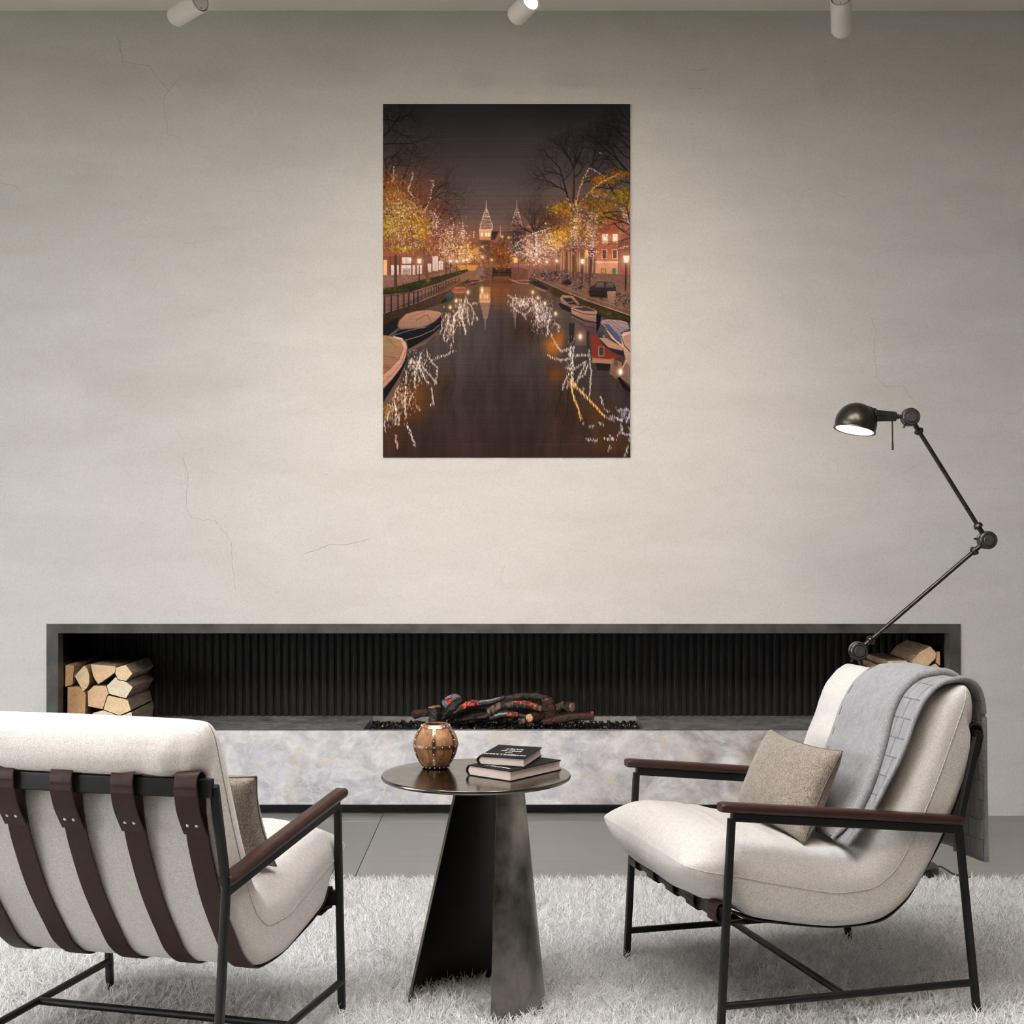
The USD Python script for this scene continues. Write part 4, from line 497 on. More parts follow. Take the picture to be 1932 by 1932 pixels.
tray = cat(box((PX0, PY0, LZ - .09), (PX1, PY1, LZ - .075)), box((PX0 - .004, PY0, LZ - .09), (PX0, PY1, LZ - .05)), box((PX1, PY0, LZ - .09), (PX1 + .004, PY1, LZ - .05)))
part("burner_tray", loc(tray), black_m, fp, False)
rg = np.random.default_rng(8); pebs = []; base = trimesh.creation.icosphere(subdivisions=0, radius=1.0)
for _ in range(2300):
    p = base.copy(); r = rg.uniform(.004, .0105); p.vertices = p.vertices * r * rg.uniform(.6, 1.3, 3) * (1 + rg.normal(0, .12, (len(p.vertices), 1))); p.apply_transform(trimesh.transformations.random_rotation_matrix(rg.random(3)))
    p.apply_translation((rg.uniform(PX0 + .008, PX1 - .008), rg.uniform(PY0 + .008, PY1 - .008), LZ - rg.uniform(.018, .036))); pebs.append(p)
gv = cat(*pebs, box((PX0 + .002, PY0 + .002, LZ - .0745), (PX1 - .002, PY1 - .002, LZ - .03)))
keys(part("gravel", gv, gravel_m, None, False), label="black gravel bed filling the sunken burner in the hearth", category="gravel", kind="stuff")

# stacked firewood: every split log a thing of bark-and-split side and sawn ends
LOGY0, LOGY1 = 5.925, 6.275
def firewood(pts, ox, oy, label, end, side, group, y0=0.0, y1=0.0, shrink=.0025):
    d0 = LOGY0 + y0; q = np.array([((ox + x / 8.782 - CX) * d0 / FPX, max(LZ + .001, EYE - (oy + y / 8.782 - HY) * d0 / FPX)) for x, y in pts])
    pg = Polygon(q).buffer(0).buffer(-shrink).buffer(shrink * .5); pg = pg if pg.geom_type == "Polygon" else max(pg.geoms, key=lambda g: g.area); c = np.array(pg.centroid.coords[0])
    t = thing("firewood_log", label, "firewood", (c[0], d0, c[1]), group=group)
    ring = np.array(pg.simplify(.0008).exterior.coords)[:-1] - c; n = len(ring); L = LOGY1 + y1 - d0; ys = np.linspace(0, L, 7); rr = np.random.default_rng(int(abs(c[0]) * 1e4) % 9999)
    v = np.array([[(x * (1 + .015 * math.sin(3 * s / L + x * 60)) + rr.normal(0, .0006), s, z + rr.normal(0, .0006)) for x, z in ring] for s in ys]); v[0, :, [0, 2]] = ring.T
    part("split_side", grid(v, len(ys), n, False, True), split_side[side], t, 25)
    for s, nm in ((0.0, "sawn_end"), (L, "sawn_end")):
        m = trimesh.creation.extrude_polygon(Polygon(ring), .002, engine="earcut"); w = m.vertices.copy(); m.vertices = np.stack([w[:, 0], s + (w[:, 2] - .0019 if s == 0 else w[:, 2] - .0001), w[:, 1]], 1); part(nm, fixed(m), end_grain[end], t, False)
    return t
LG, RGp = "split logs stacked in the left end of the fireplace", "split logs stacked in the right end of the fireplace"
for pts, lb, e, s in (
    ([(205, 300), (345, 300), (352, 335), (332, 600), (322, 640), (200, 672)], "thin upright tan log at the far left of the left stack's top row", 3, 0),
    ([(355, 485), (520, 305), (575, 370), (605, 470), (605, 610), (565, 690), (500, 750)], "pointed leaf-shaped golden log, second from left in the left stack's top row", 2, 0),
    ([(620, 285), (1045, 320), (1030, 430), (900, 530), (755, 628), (700, 560), (655, 460)], "wide flat-topped triangular log in the top middle of the left stack", 0, 0),
    ([(1035, 350), (1210, 295), (1325, 445), (1215, 575), (1075, 545), (1030, 450)], "pentagonal golden log at the top right corner of the left stack", 2, 1),
    ([(1045, 490), (1075, 548), (1215, 580), (1330, 670), (1210, 862), (935, 788), (888, 650)], "pale five-sided log with a brown knot, middle right of the left stack", 1, 1),
    ([(570, 740), (680, 640), (880, 645), (932, 785), (905, 800), (825, 1042), (580, 990)], "grey-tan rough rounded log in the centre of the left stack", 0, 0),
    ([(240, 662), (440, 657), (548, 785), (532, 1342), (235, 1342)], "tall rectangular orange-brown log standing at the lower left of the left stack", 3, 0),
    ([(910, 804), (1210, 868), (1248, 890), (1300, 1058), (1105, 1142), (832, 1043)], "butter-yellow log with fine straight rings, lower right of the left stack", 2, 1),
    ([(655, 1095), (832, 1052), (1000, 1108), (1085, 1165), (1060, 1342), (640, 1342)], "cream rounded log at the bottom middle of the left stack", 1, 0),
    ([(1112, 1147), (1303, 1070), (1318, 1160), (1295, 1342), (1075, 1342), (1090, 1180)], "cream wedge log at the bottom right corner of the left stack", 1, 1)):
    firewood(pts, 100, 1220, lb, e, s, LG)
for pts, lb, e, s, y1 in (
    ([(1040, 545), (1080, 470), (1190, 350), (1365, 250), (1462, 370), (1450, 460), (1345, 570), (1200, 620), (1060, 600)], "largest log, round-backed, on top of the right stack", 0, 0, 0),
    ([(655, 495), (975, 490), (1000, 545), (900, 690), (700, 660), (635, 572)], "flat pale yellow log left of the largest log in the right stack", 2, 0, 0),
    ([(520, 700), (600, 592), (690, 668), (760, 780), (740, 980), (520, 980), (440, 800)], "orange-tan pointed log at the left end of the right stack", 3, 0, 0),
    ([(1352, 580), (1450, 540), (1525, 610), (1528, 760), (1500, 860), (1340, 840)], "small orange-centred log at the right edge of the right stack", 2, 1, 0),
    ([(1465, 345), (1525, 340), (1530, 600), (1455, 530)], "narrow tan log squeezed against the right end panel of the fireplace", 3, 1, 0),
    ([(765, 800), (720, 690), (900, 700), (1060, 612), (1200, 632), (1330, 600), (1335, 930), (1230, 990), (860, 988), (760, 930)], "broad log hidden low in the right stack under the grey blanket", 0, 0, -.01),
    ([(440, 1010), (560, 985), (860, 992), (930, 1040), (935, 1380), (900, 1606), (470, 1606), (425, 1420)], "broad blunt log at the foot of the right stack, towards the fire", 0, 0, -.01),
    ([(945, 1050), (1010, 1000), (1400, 995), (1525, 1080), (1530, 1450), (1480, 1606), (960, 1606), (943, 1380)], "broad blunt log at the foot of the right stack, by the end panel", 3, 0, -.01)):
    firewood(pts, 1600, 1190, lb, e, s, RGp, 0, y1)

# the fire: charred branches and chunks lying on the gravel
FG = "charred logs on the fire"
Zf = lambda x, y, d: P(660 + x / 3.331, 1270 + y / 3.331, d)
def charred(label, pts, d, r, side, ends, seed, flat=1.0, group=FG, ember=None, ash=None):
    """A burnt branch through points given in the tracing grid (x, y[, distance]); r in tracing units."""
    rr = np.random.default_rng(seed); q = np.array([Zf(p[0], p[1], d + (p[2] if len(p) > 2 else 0)) for p in pts]); r = np.broadcast_to(np.asarray(r, float), (len(q),)) * d / FPX / 3.331
    n = 26; path = spline(q, n); rad = np.interp(np.linspace(0, 1, n), np.linspace(0, 1, len(r)), r); o = path.mean(0); o[2] = path[:, 2].min() - r.min()
    k = 18; sh = 1 + .16 * rr.standard_normal(k); sh = (sh + np.roll(sh, 1) + np.roll(sh, -1)) / 3
    body = sweep(path - o, circ(1.0, k) * sh[:, None] * [1, flat], scale=rad, caps=True); body = trimesh.Trimesh(*trimesh.remesh.subdivide(body.vertices, body.faces)); nv = body.vertex_normals
    body.vertices = body.vertices + nv * ((meshkit.fbm(body.vertices * 95 + seed, 3, seed) - .5) * rad.mean() * .55)[:, None]
    t = thing("charred_log", label, "burning log", o, group=group); part("bark", body, side, t, 50)
    ax = [(path[0] - path[1]), (path[-1] - path[-2])]
    for which, mt in ends:
        p, a = (path[0], ax[0]) if which == 0 else (path[-1], ax[1]); a = a / np.linalg.norm(a); part("burnt_end", lathe([(0, .002), (rad[-which] * .8, .002), (rad[-which] * .9, -.004), (0, -.004)], 14, a, p - o + a * .001), mt, t, 30)
    def patch(nm, spec, mt):
        for f, ang, lf, la in spec:                                # place along the log, angle round it, half length, half angle
            i0, i1 = np.clip([(f - lf) * (n - 1), (f + lf) * (n - 1)], 0, n - 1); us = np.linspace(i0, i1, 14); C = np.stack([np.interp(us, np.arange(n), path[:, j]) for j in range(3)], 1) - o; R = np.interp(us, np.arange(n), rad)
            tt = np.gradient(C, axis=0); tt /= np.linalg.norm(tt, axis=1, keepdims=True); s_ = np.cross(tt, [0, 0, 1.0]); s_ /= np.linalg.norm(s_, axis=1, keepdims=True); u_ = np.cross(s_, tt); an = ang + np.linspace(-la, la, 10)
            hgt = (1 - np.linspace(-1, 1, 14)[:, None] ** 2) ** .5 * (1 - np.linspace(-1, 1, 10)[None] ** 2) ** .5
            V = C[:, None] + (s_[:, None] * np.cos(an)[None, :, None] + u_[:, None] * np.sin(an)[None, :, None]) * (R[:, None] * (.98 + .20 * hgt * rr.uniform(.9, 1.1, hgt.shape)))[..., None]
            part(nm, grid(V, 14, 10), mt, t, True)
    patch("ember", ember or [], ember_m); patch("ash_crust", ash or [], ash_m)
    return t
charred("thick black log leaning up to the right in the fire", [(560, 300, -.02), (600, 262), (650, 215), (700, 172, .02)], 6.03, [26, 30, 30, 24], char_m, [(0, brown_m)], 1)
charred("round-ended log with grey ash and a red ember tip, topmost left in the fire", [(600, 195, -.03), (650, 172), (720, 176, .05)], 6.12, [34, 36, 30], char_m, [(0, ash_m)], 2, ash=[(.35, 1.0, .3, .9)], ember=[(.10, .5, .12, .8), (.36, 1.5, .12, .4)])
charred("upright sawn block with a pale flat top behind the wooden vase", [(530, 330), (535, 270), (532, 212)], 5.99, [44, 44, 46], char_m, [(1, split_side[0])], 3)
charred("red-brown stub at the far left of the fire", [(408, 262, .02), (440, 250), (490, 246)], 6.1, [26, 28, 26], brown_m, [(0, brown_m)], 4)
charred("long curved log with a pale strip on top and a red glow in the fire", [(640, 250), (700, 222), (770, 196), (860, 188), (920, 172), (975, 148)], 6.03, [24, 24, 26, 20, 17, 12], char_m, [], 5, ember=[(.36, .7, .15, 1.0)], ash=[(.72, 1.1, .20, .5)])
charred("bent log with scaly pale bark and a glowing right half, front middle of the fire", [(878, 250), (940, 212), (1000, 196), (1080, 196), (1150, 210), (1205, 226)], 5.98, [24, 24, 22, 22, 22, 18], bark_m, [(0, split_side[1])], 6, ember=[(.70, .8, .22, .8)])
charred("low log with a red spot and white-hot edge at the front of the fire", [(880, 286), (950, 268), (1030, 262), (1110, 276)], 5.96, [14, 18, 19, 16], char_m, [], 7, ember=[(.62, .7, .14, .9)], ash=[(.32, .9, .2, .5)])
charred("short tan chunk with its sawn end facing the room, under the bent log", [(1128, 282, -.04), (1165, 276), (1205, 262, .06)], 5.96, [30, 31, 30], brown_m, [(0, end_grain[3])], 8)
charred("tall dark chunk standing at the right of the fire", [(1262, 300), (1255, 240), (1245, 160)], 6.06, [34, 40, 34], brown_m, [(1, bark_m)], 9, ember=[(.42, .1, .14, .5)])
charred("short pale-ended chunk at the upper right of the fire", [(1305, 226, .02), (1350, 210), (1398, 214, -.02)], 6.12, [30, 34, 34], bark_m, [(1, split_side[0])], 10)
charred("long reddish-brown log at the right end of the fire", [(1215, 310), (1300, 292), (1400, 276), (1530, 268)], 5.99, [24, 26, 26, 26], brown_m, [(1, brown_m)], 11, ember=[(.97, 1.2, .03, .6)])
charred("black log lying along the back of the fire", [(960, 170), (1040, 150), (1130, 142), (1240, 160)], 6.16, [18, 22, 24, 22], char_m, [], 12)
charred("soot-black log lying low across the middle of the fire", [(620, 300), (760, 270), (900, 258), (1050, 300)], 6.1, [40, 46, 44, 36], char_m, [], 13)
charred("small round stub end near the gravel, right of the fire's middle", [(1090, 300, -.05), (1110, 296), (1150, 292, .05)], 5.95, [18, 18, 16], brown_m, [(0, bark_m)], 14)

# ------------------------------------------------------------------ the print on the wall
AX0, AX1, AZ1, AZ0 = wx(723), wx(1189), wz(197), wz(863); AY = WALL_Y - .006
pr = thing("wall_print", "brushed metal print of a canal at night with lit trees, hung above the fireplace", "picture", ((AX0 + AX1) / 2, AY, AZ0))
img = paint_print(); lin = np.where(img <= .04045, img / 12.92, ((img + .055) / 1.055) ** 2.4) * PRINT_GAIN
gx, gz = np.linspace(0, 1, AW), np.linspace(1, 0, AH); V = np.zeros((AH, AW, 3)); V[..., 0] = (AX0 - AX1) / 2 + gx[None] * (AX1 - AX0); V[..., 2] = gz[:, None] * (AZ1 - AZ0); V[..., 1] = -.0006
part("printed_face", grid(V, AH, AW), print_m, pr, False, "printed photograph of a canal at night", color=np.clip(lin, 0, 1).reshape(-1, 3))
part("metal_sheet", box(((AX0 - AX1) / 2, -.0004, 0), ((AX1 - AX0) / 2, .003, AZ1 - AZ0)), print_back, pr, False)
part("wall_mount", box(((AX0 - AX1) / 2 + .12, .003, .12), ((AX1 - AX0) / 2 - .12, .0058, AZ1 - AZ0 - .12)), print_back, pr, False)
# ------------------------------------------------------------------ ceiling spotlights
def spotlight(label, near, far, lit_near):
    """A white cylinder on a ceiling stem; near and far are the middles of its two ends."""
    near, far = np.array(near), np.array(far); c = (near + far) / 2; a = (far - near); L = np.linalg.norm(a); a /= L; R = .0385
    o = np.array([c[0], c[1], CEIL]); t = thing("ceiling_spotlight", label, "spotlight", o, group="white spotlights under the ceiling")
    rim = R - .0035
    part("housing", lathe([(rim, .004), (R - .002, 0), (R, .003), (R, L - .012), (R - .004, L - .004), (R - .012, L), (0, L)], 48, a, near - o), white_m, t, 40)
    if lit_near:
        part("lens", lathe([(0, .004), (rim - .004, .004), (rim - .004, .006), (0, .006)], 40, a, near - o), lens_m, t, 40, "bright white lens")
        part("lens_ring", lathe([(rim - .004, .002), (rim, .002), (rim, .006), (rim - .004, .006)], 40, a, near - o), white_m, t, 40)
    else:
        part("end_cap", lathe([(0, .001), (rim - .0045, .001), (rim - .0035, .002), (rim - .0035, .008), (0, .008)], 40, a, near - o), cap_m, t, 40, "grey end cap")
        part("black_ring", lathe([(rim - .0035, .007), (rim, .007), (rim, .009), (rim - .0035, .009)], 40, a, near - o), black_m, t, 40)  # black ring between the end cap and the housing rim
        up = np.array([0, 0, 1.0]); dn = -(up - a * (a @ up)); dn /= np.linalg.norm(dn); part("screw", ball(near - o + dn * .024 + a * .001, .0022, 1), black_m, t, True)
    part("stem", tube([c - o, np.array([0, 0, -.004])], .007, 14), white_m, t); part("canopy", lathe([(0, -.022), (.036, -.022), (.040, -.018), (.040, 0), (0, 0)], 36), white_m, t)
    return t
spotlight("white tube spotlight tilted down to the left, near the upper left corner", P(379, 3, 5.20), P(329, 33, 5.32), False)
spotlight("white tube spotlight with a glowing face above the picture, middle of the three", P(1002, 2, 5.16), P(972, 32, 5.26), True)
spotlight("white tube spotlight pointing straight at the wall, above the floor lamp", P(1586.5, -4, 5.15), P(1588, 61, 5.30), False)

# ------------------------------------------------------------------ the shag rug
RX0, RX1, RY0, RY1 = -2.35, 2.35, 2.75, 4.70
rug = thing("shag_rug", "pale grey long-pile shag rug under the two armchairs and the side table", "rug", (0, 0, 0))
part("backing", box((RX0, RY0, .0005), (RX1, RY1, .008)), backing_m, rug, False)
rg = np.random.default_rng(3); NS = 175000
y = RY0 + .25 + (RY1 - RY0 - .25) * rg.random(NS * 2) ** .92; x = rg.uniform(RX0, RX1, NS * 2); ok = np.abs(x) < .375 * y + .08; ox_, oy_ = x[~ok], y[~ok]; x, y = np.r_[x[ok][:NS - 20000], ox_[:42000]], np.r_[y[ok][:NS - 20000], oy_[:42000]]; n = len(x)
cl = (meshkit.noise(np.stack([x * 30, y * 30, 0 * x], 1), 1) - .5) * 6; az = rg.uniform(0, 2 * np.pi, n) + cl * .3; ln = rg.uniform(.026, .050, n); lean = rg.uniform(.3, 1.35, n); cu = rg.normal(0, 1.1, n)
s = np.array([0, .3, .65, 1.0]); pts = np.zeros((n, 4, 3)); hgt = np.cos(lean)[:, None] * s - .22 * s ** 2 * lean[:, None]
hor = np.sin(lean)[:, None] * s ** 1.4; a_ = az[:, None] + cu[:, None] * s
pts[..., 0] = x[:, None] + ln[:, None] * hor * np.cos(a_); pts[..., 1] = y[:, None] + ln[:, None] * hor * np.sin(a_); pts[..., 2] = .007 + np.maximum(.001, ln[:, None] * hgt)
w = rg.uniform(.0014, .0027, n); wid = np.stack([w, w, w * .8, w * .3], 1); tone = np.clip(rg.normal(.78, .12, n), .38, .94); tint = tone[:, None] * np.array([1.0, .99, .98])
cv = UsdGeom.BasisCurves.Define(stage, str(rug.GetPath()) + "/pile"); cv.CreateTypeAttr("linear"); cv.CreateCurveVertexCountsAttr(Vt.IntArray.FromNumpy(np.full(n, 4, np.int32))); cv.CreatePointsAttr(Vt.Vec3fArray.FromNumpy(pts.reshape(-1, 3).astype(np.float32))); cv.CreateWidthsAttr(Vt.FloatArray.FromNumpy(wid.ravel().astype(np.float32))); cv.SetWidthsInterpolation("vertex")
UsdGeom.PrimvarsAPI(cv).CreatePrimvar("strand_tone", Sdf.ValueTypeNames.Color3fArray, "uniform").Set(Vt.Vec3fArray.FromNumpy(tint.astype(np.float32)))
UsdShade.MaterialBindingAPI.Apply(cv.GetPrim()).Bind(pile_m); keys(cv.GetPrim(), kind="stuff")

# ------------------------------------------------------------------ armchairs
W, L, A, S, SF, T, B, RZ, SR, A2 = .634, .5956, .547, .0536, .029, .0524, .688, .0916, .2987, .485
UF = lambda z: L + SF * (A - z) / A
UR = lambda z: -S * (A2 - z) / A2
SLING = [(.585, .296), (.43, .261), (.29, .245), (.205, .250), (.134, .291), (.089, .349), (.032, .437), (.001, .503), (-.030, .590), (-.050, .655)]
CEN = [(.702, .416), (.66, .404), (.60, .392), (.50, .368), (.40, .346), (.31, .331), (.235, .335), (.17, .372), (.115, .452), (.075, .533), (.036, .620), (.004, .70), (-.022, .765), (-.036, .812)]
def cushion():
    ns, nk = 190, 72; c = spline(CEN, 1200); tq = np.linspace(0, 1, ns); tq = tq - .13 * np.sin(2 * np.pi * tq) / (2 * np.pi) * 6 * .9; c = c[np.clip(np.round(tq * 1199), 0, 1199).astype(int)]; t = np.gradient(c, axis=0); t /= np.linalg.norm(t, axis=1, keepdims=True); from scipy.ndimage import gaussian_filter1d as gf
    t = gf(t, 4, axis=0, mode="nearest"); t /= np.linalg.norm(t, axis=1, keepdims=True); nrm = np.stack([t[:, 1], -t[:, 0]], 1)
    if nrm[40, 1] < 0: nrm = -nrm
    d = np.r_[0, np.cumsum(np.linalg.norm(np.diff(c, axis=0), axis=1))]; e = d[-1]; s0, s1 = d, e - d
    f = np.clip(s0 / .105, 0, 1); b = np.clip(s1 / .105, 0, 1); rnd = np.sqrt(np.maximum(1e-4, 1 - (1 - f) ** 2.0)) * np.sqrt(np.maximum(1e-4, 1 - (1 - b) ** 2.4))
    h = np.interp(d / e, [0, .1, .2, .5, .62, 1], [.080, .081, .089, .086, .080, .080]) * rnd
    w = .307 - .03 * (1 - np.sqrt(np.maximum(0, 1 - (1 - np.clip(s0 / .06, 0, 1)) ** 2))) - .022 * (1 - np.sqrt(np.maximum(0, 1 - (1 - np.clip(s1 / .05, 0, 1)) ** 2)))
    ph = np.arange(nk) * 2 * np.pi / nk; cs, sn = np.cos(ph), np.sin(ph); ex_ = .34 + .26 * np.clip(1 - s0 / .13, 0, 1) + .10 * np.clip(1 - s1 / .08, 0, 1); pv = np.sign(cs)[None] * np.abs(cs)[None] ** ex_[:, None]; pn = np.sign(sn) * np.abs(sn) ** .82
    puff = 1 + .10 * (1 - pv ** 2)
    vv = w[:, None] * pv; nn = h[:, None] * pn[None] * puff
    # tucks running in from the top edge, slack creases near the bend
    q = np.stack([vv * 12, np.broadcast_to(s1[:, None] * 2.2, vv.shape), np.sign(pn)[None] * np.ones_like(vv)], -1); tuck = (np.abs(meshkit.fbm(q, 3, 4) - .5) * 2) * np.exp(-s1 / .11)[:, None] * np.clip(s1 / .03, 0, 1)[:, None]
    q2 = np.stack([vv * 4, np.broadcast_to(d[:, None] * 16, vv.shape), 2 + np.sign(pn)[None] * np.ones_like(vv)], -1); soft = (meshkit.fbm(q2, 3, 7) - .5)
    q3 = np.stack([vv * 13, np.broadcast_to(s0[:, None] * 2.5, vv.shape), 5 + 0 * vv], -1); tuck2 = (np.abs(meshkit.fbm(q3, 3, 9) - .5) * 2) * np.exp(-s0 / .10)[:, None] * np.clip(s0 / .03, 0, 1)[:, None]
    nn = nn + np.sign(pn)[None] * np.abs(pn)[None] ** 1.5 * rnd[:, None] ** 1.2 * (-.040 * tuck - .016 * tuck2 + .014 * soft)
    sl = spline(SLING + [(-.0505, .68), (-.0475, .70), (-.050, .722)], 300); gap = np.min(np.linalg.norm(c[:, None] - sl[None], axis=2), 1) - .0030         # the underside lies flat on the straps
    flat = np.clip(np.minimum((d - .12) / .06, (s1 - .078) / .022), 0, 1); flat = gf(flat, 1.5)
    low = -h[:, None] * 1.15 * np.abs(pn)[None] ** .30; cap = np.maximum(low, -gap[:, None]); nn = np.where(pn[None] < 0, nn * (1 - flat[:, None]) + cap * flat[:, None], nn)
    V = np.stack([c[:, None, 0] + nrm[:, None, 0] * nn, vv, c[:, None, 1] + nrm[:, None, 1] * nn], -1)
    m = grid(V, ns, nk, False, True); a, b_ = len(m.vertices), len(m.vertices) + 1; j = np.arange(nk)
    m = raw(np.vstack([m.vertices, V[0].mean(0), V[-1].mean(0)]), np.vstack([m.faces, np.stack([np.full(nk, a), (j + 1) % nk, j], 1), np.stack([np.full(nk, b_), (ns - 1) * nk + j, (ns - 1) * nk + (j + 1) % nk], 1)]))
    seams = [V[3:-3, i] + np.array([0, .0006 * sg, 0]) for i, sg in ((0, 1), (nk // 2, -1))]
    return fixed(m), seams
def ribbon(path, v0, width, th):                                  # a strap: rounded flat section carried along a path in the chair's side plane
    p = np.array(path, float); t = np.gradient(p, axis=0); t /= np.linalg.norm(t, axis=1, keepdims=True); nn = np.stack([-t[:, 1], t[:, 0]], 1); pr_ = rrect(width, th, th * .45, 3); k = len(pr_); n = len(p)
    V = np.stack([p[:, None, 0] + nn[:, None, 0] * pr_[None, :, 1], v0 + np.broadcast_to(pr_[None, :, 0], (n, k)), p[:, None, 1] + nn[:, None, 1] * pr_[None, :, 1]], -1); m = grid(V, n, k, False, True); j = np.arange(k)
    return fixed(raw(np.vstack([m.vertices, V[0].mean(0), V[-1].mean(0)]), np.vstack([m.faces, np.stack([np.full(k, n * k), (j + 1) % k, j], 1), np.stack([np.full(k, n * k + 1), (n - 1) * k + j, (n - 1) * k + (j + 1) % k], 1)])))
def strap_path():
    back = [(-.058, .590 - .012), (-.070, .64), (-.077, .672), (-.078, .700), (-.071, .7145), (-.058, .718), (-.045, .712), (-.039, .698), (-.040, .672)]
    mid = SLING[::-1][1:-1]; front = [(.575, .296), (.590, .309), (.600, .322), (.612, .324), (.622, .317), (.6245, .300), (.622, .284), (.612, .277), (.596, .279), (.560, .283)]
    inner = [(u - .003 * 0, z) for u, z in mid]
    return back, inner, front
def armchair():
    t = thing("armchair", "x", "armchair", (0, 0, 0), group="pair of armchairs beside the side table")
    sq = rrect(.0175, .0175, .004, 3)
    for sg in (-1, 1):
        v = sg * W / 2
        part("leg", sweep([(UF(0) + .0, v, .004), (UF(.25), v, .25), (L, v, A - .022)], sq, up=(1, 0, 0)), steel, t)
        part("leg", sweep([(UR(0), v, .004), (0, v, A2 - .004)], sq, up=(1, 0, 0)), steel, t); part("back_post", sweep([(0, v, A2 - .008), (-T, v, B)], sq, up=(1, 0, 0)), steel, t)
        part("arm_rail", sweep([(-.002, v, A2 - .0175), (L, v, A - .0175)], rrect(.016, .021, .002, 2)), steel, t)
        prof = rrect(.037, .023, .010, 5); e = np.array([(-.006, v, A2 + .0035), (0, v, A2 + .004), (.01, v, A2 + .005), (.3, v, (A + A2) / 2 + .005), (L, v, A + .004), (L + .022, v, A + .006), (L + .030, v, A + .006)])
        part("armrest", sweep(e, prof, scale=[.82, .95, 1, 1, 1, 1, .86]), arm_m, t, 50, "dark brown leather-wrapped armrest")
        part("side_stretcher", sweep([(UR(RZ), v, RZ), (UF(RZ), v, RZ)], circ(.0088, 14)), steel, t)
    um = .53 * UF(RZ) + .47 * UR(RZ); part("cross_stretcher", sweep([(um, -W / 2, RZ), (um, W / 2, RZ)], circ(.0088, 14)), steel, t)
    part("front_rail", sweep([(UF(SR), -W / 2, SR), (UF(SR), W / 2, SR)], rrect(.016, .036, .003, 3)), steel, t)
    vs = np.linspace(-1, 1, 17); part("top_rail", sweep([(-T - .006 - .016 * (1 - q * q), q * W / 2, B - .003) for q in vs], rrect(.014, .038, .004, 3)), steel, t)
    back, inner, front = strap_path()
    for v in np.linspace(-.27, .27, 5):
        bow = -.016 * (1 - (v / (W / 2)) ** 2); sh = [(u + bow, z) for u, z in back]
        main = spline(sh[2:] + [(u + bow * max(0, (z - .40) / .3) if u < .1 else u, z) for u, z in inner] + front, 90)
        s = part("strap", ribbon(main, v, .050, .0038), leather, t, 50)
        flap = [(u + bow, z) for u, z in ((-.079, .690), (-.0755, .672))] + [(-.062 + bow * .82 - .006, .640), (-.0455 + bow * .70 - .005, .608), (-.030 + bow * .63 - .0075, .588)]
        part("strap_end", ribbon(spline(flap, 12), v, .052, .0036), leather, s, 50)
        for dv in (-.0105, .0095): part("rivet", lathe([(0, .0022), (.0024, .0019), (.0036, .0006), (.0038, -.001), (0, -.001)], 12, (-1, 0, -.3), (-.0455 + bow * .70 - .0072, v + dv, .608)), rivet_m, s, 40)
        part("strap_end", ribbon([(.626, .300), (.6235, .281), (.612, .2735), (.590, .2755), (.548, .2715)], v, .052, .0034), leather, s, 50)
    m, seams = cushion(); cu = part("cushion", m, linen, t, True, "thick off-white linen seat and back cushion")
    for q in seams: part("seam", tube(q, .0009, 6), seam_m, cu, True)
    return t
def place(X, Y, th, u=0, v=0, z=0):
    f, l = np.array([math.cos(th), math.sin(th)]), np.array([-math.sin(th), math.cos(th)]); m = np.eye(4); m[:2, 0], m[:2, 1] = f, l; m[:2, 3] = np.array([X, Y]) + u * f + v * l; m[2, 3] = z; return m
CR, CL = (1.0004, 3.7172, 3.4072), (-.8819, 2.9098, 1.3119)
chair = armchair(); x = UsdGeom.Xformable(chair); x.ClearXformOpOrder(); x.AddTransformOp(opSuffix="place").Set(Gf.Matrix4d(*place(*CR).T.ravel()))
chair.SetCustomDataByKey("label", "off-white sling armchair on the right, seen from its side, with the grey blanket")
copy_of(chair, place(*CL), "off-white sling armchair on the left, seen from behind with brown leather straps")

# pillows: a soft rectangle with pointed corners, leaning on each cushion
PW, PH, PT = .40, .245, .058
def pillow_mesh():
    n = 48; a = np.linspace(-1, 1, n); X, Z = np.meshgrid(a, a, indexing="ij"); ex = np.maximum(0, (1 - X ** 2)) ; ez = np.maximum(0, (1 - Z ** 2))
    th = PT * (ex ** .42) * (ez ** .42); pinx = 1 - .075 * (1 - Z ** 2) ** 1.0 * np.abs(X) ** 2; pinz = 1 - .10 * (1 - X ** 2) * np.abs(Z) ** 2
    wr = (meshkit.fbm(np.stack([X * 2.4, Z * 2.4, 0 * X], -1), 3, 2) - .5) * .020 * (ex * ez) ** .5
    V1 = np.stack([X * PW / 2 * pinx, th + wr, Z * PH / 2 * pinz], -1); V2 = V1.copy(); V2[..., 1] = -th + wr * .5
    m = cat(grid(V1, n, n), grid(V2, n, n)); edge = np.vstack([V1[:, 0], V1[-1, 1:], V1[::-1, -1][1:], V1[0, ::-1][1:]]); m = trimesh.Trimesh(m.vertices, m.faces, process=True); m.merge_vertices(); m.fix_normals(); return m, edge
pm, edge = pillow_mesh()
def pillow_place(chair_at, v, dv=0.0, spin=0.0):
    """Long side along the chair's width, leaning back against the cushion."""
    c = place(*chair_at, .31, v, .433 + PH * .44); lean = trimesh.transformations.rotation_matrix(-math.radians(25), [0, 1, 0]); turn = trimesh.transformations.rotation_matrix(math.pi / 2, [0, 0, 1])
    return c @ trimesh.transformations.rotation_matrix(spin, [0, 0, 1]) @ lean @ turn
pl = thing("throw_pillow", "x", "pillow", (0, 0, 0), group="taupe throw pillows")
pb = part("cover", pm, taupe, pl, True); part("seam", tube(np.vstack([edge[:-1], edge[:1]]), .0016, 6), seam_dark, pb, True)
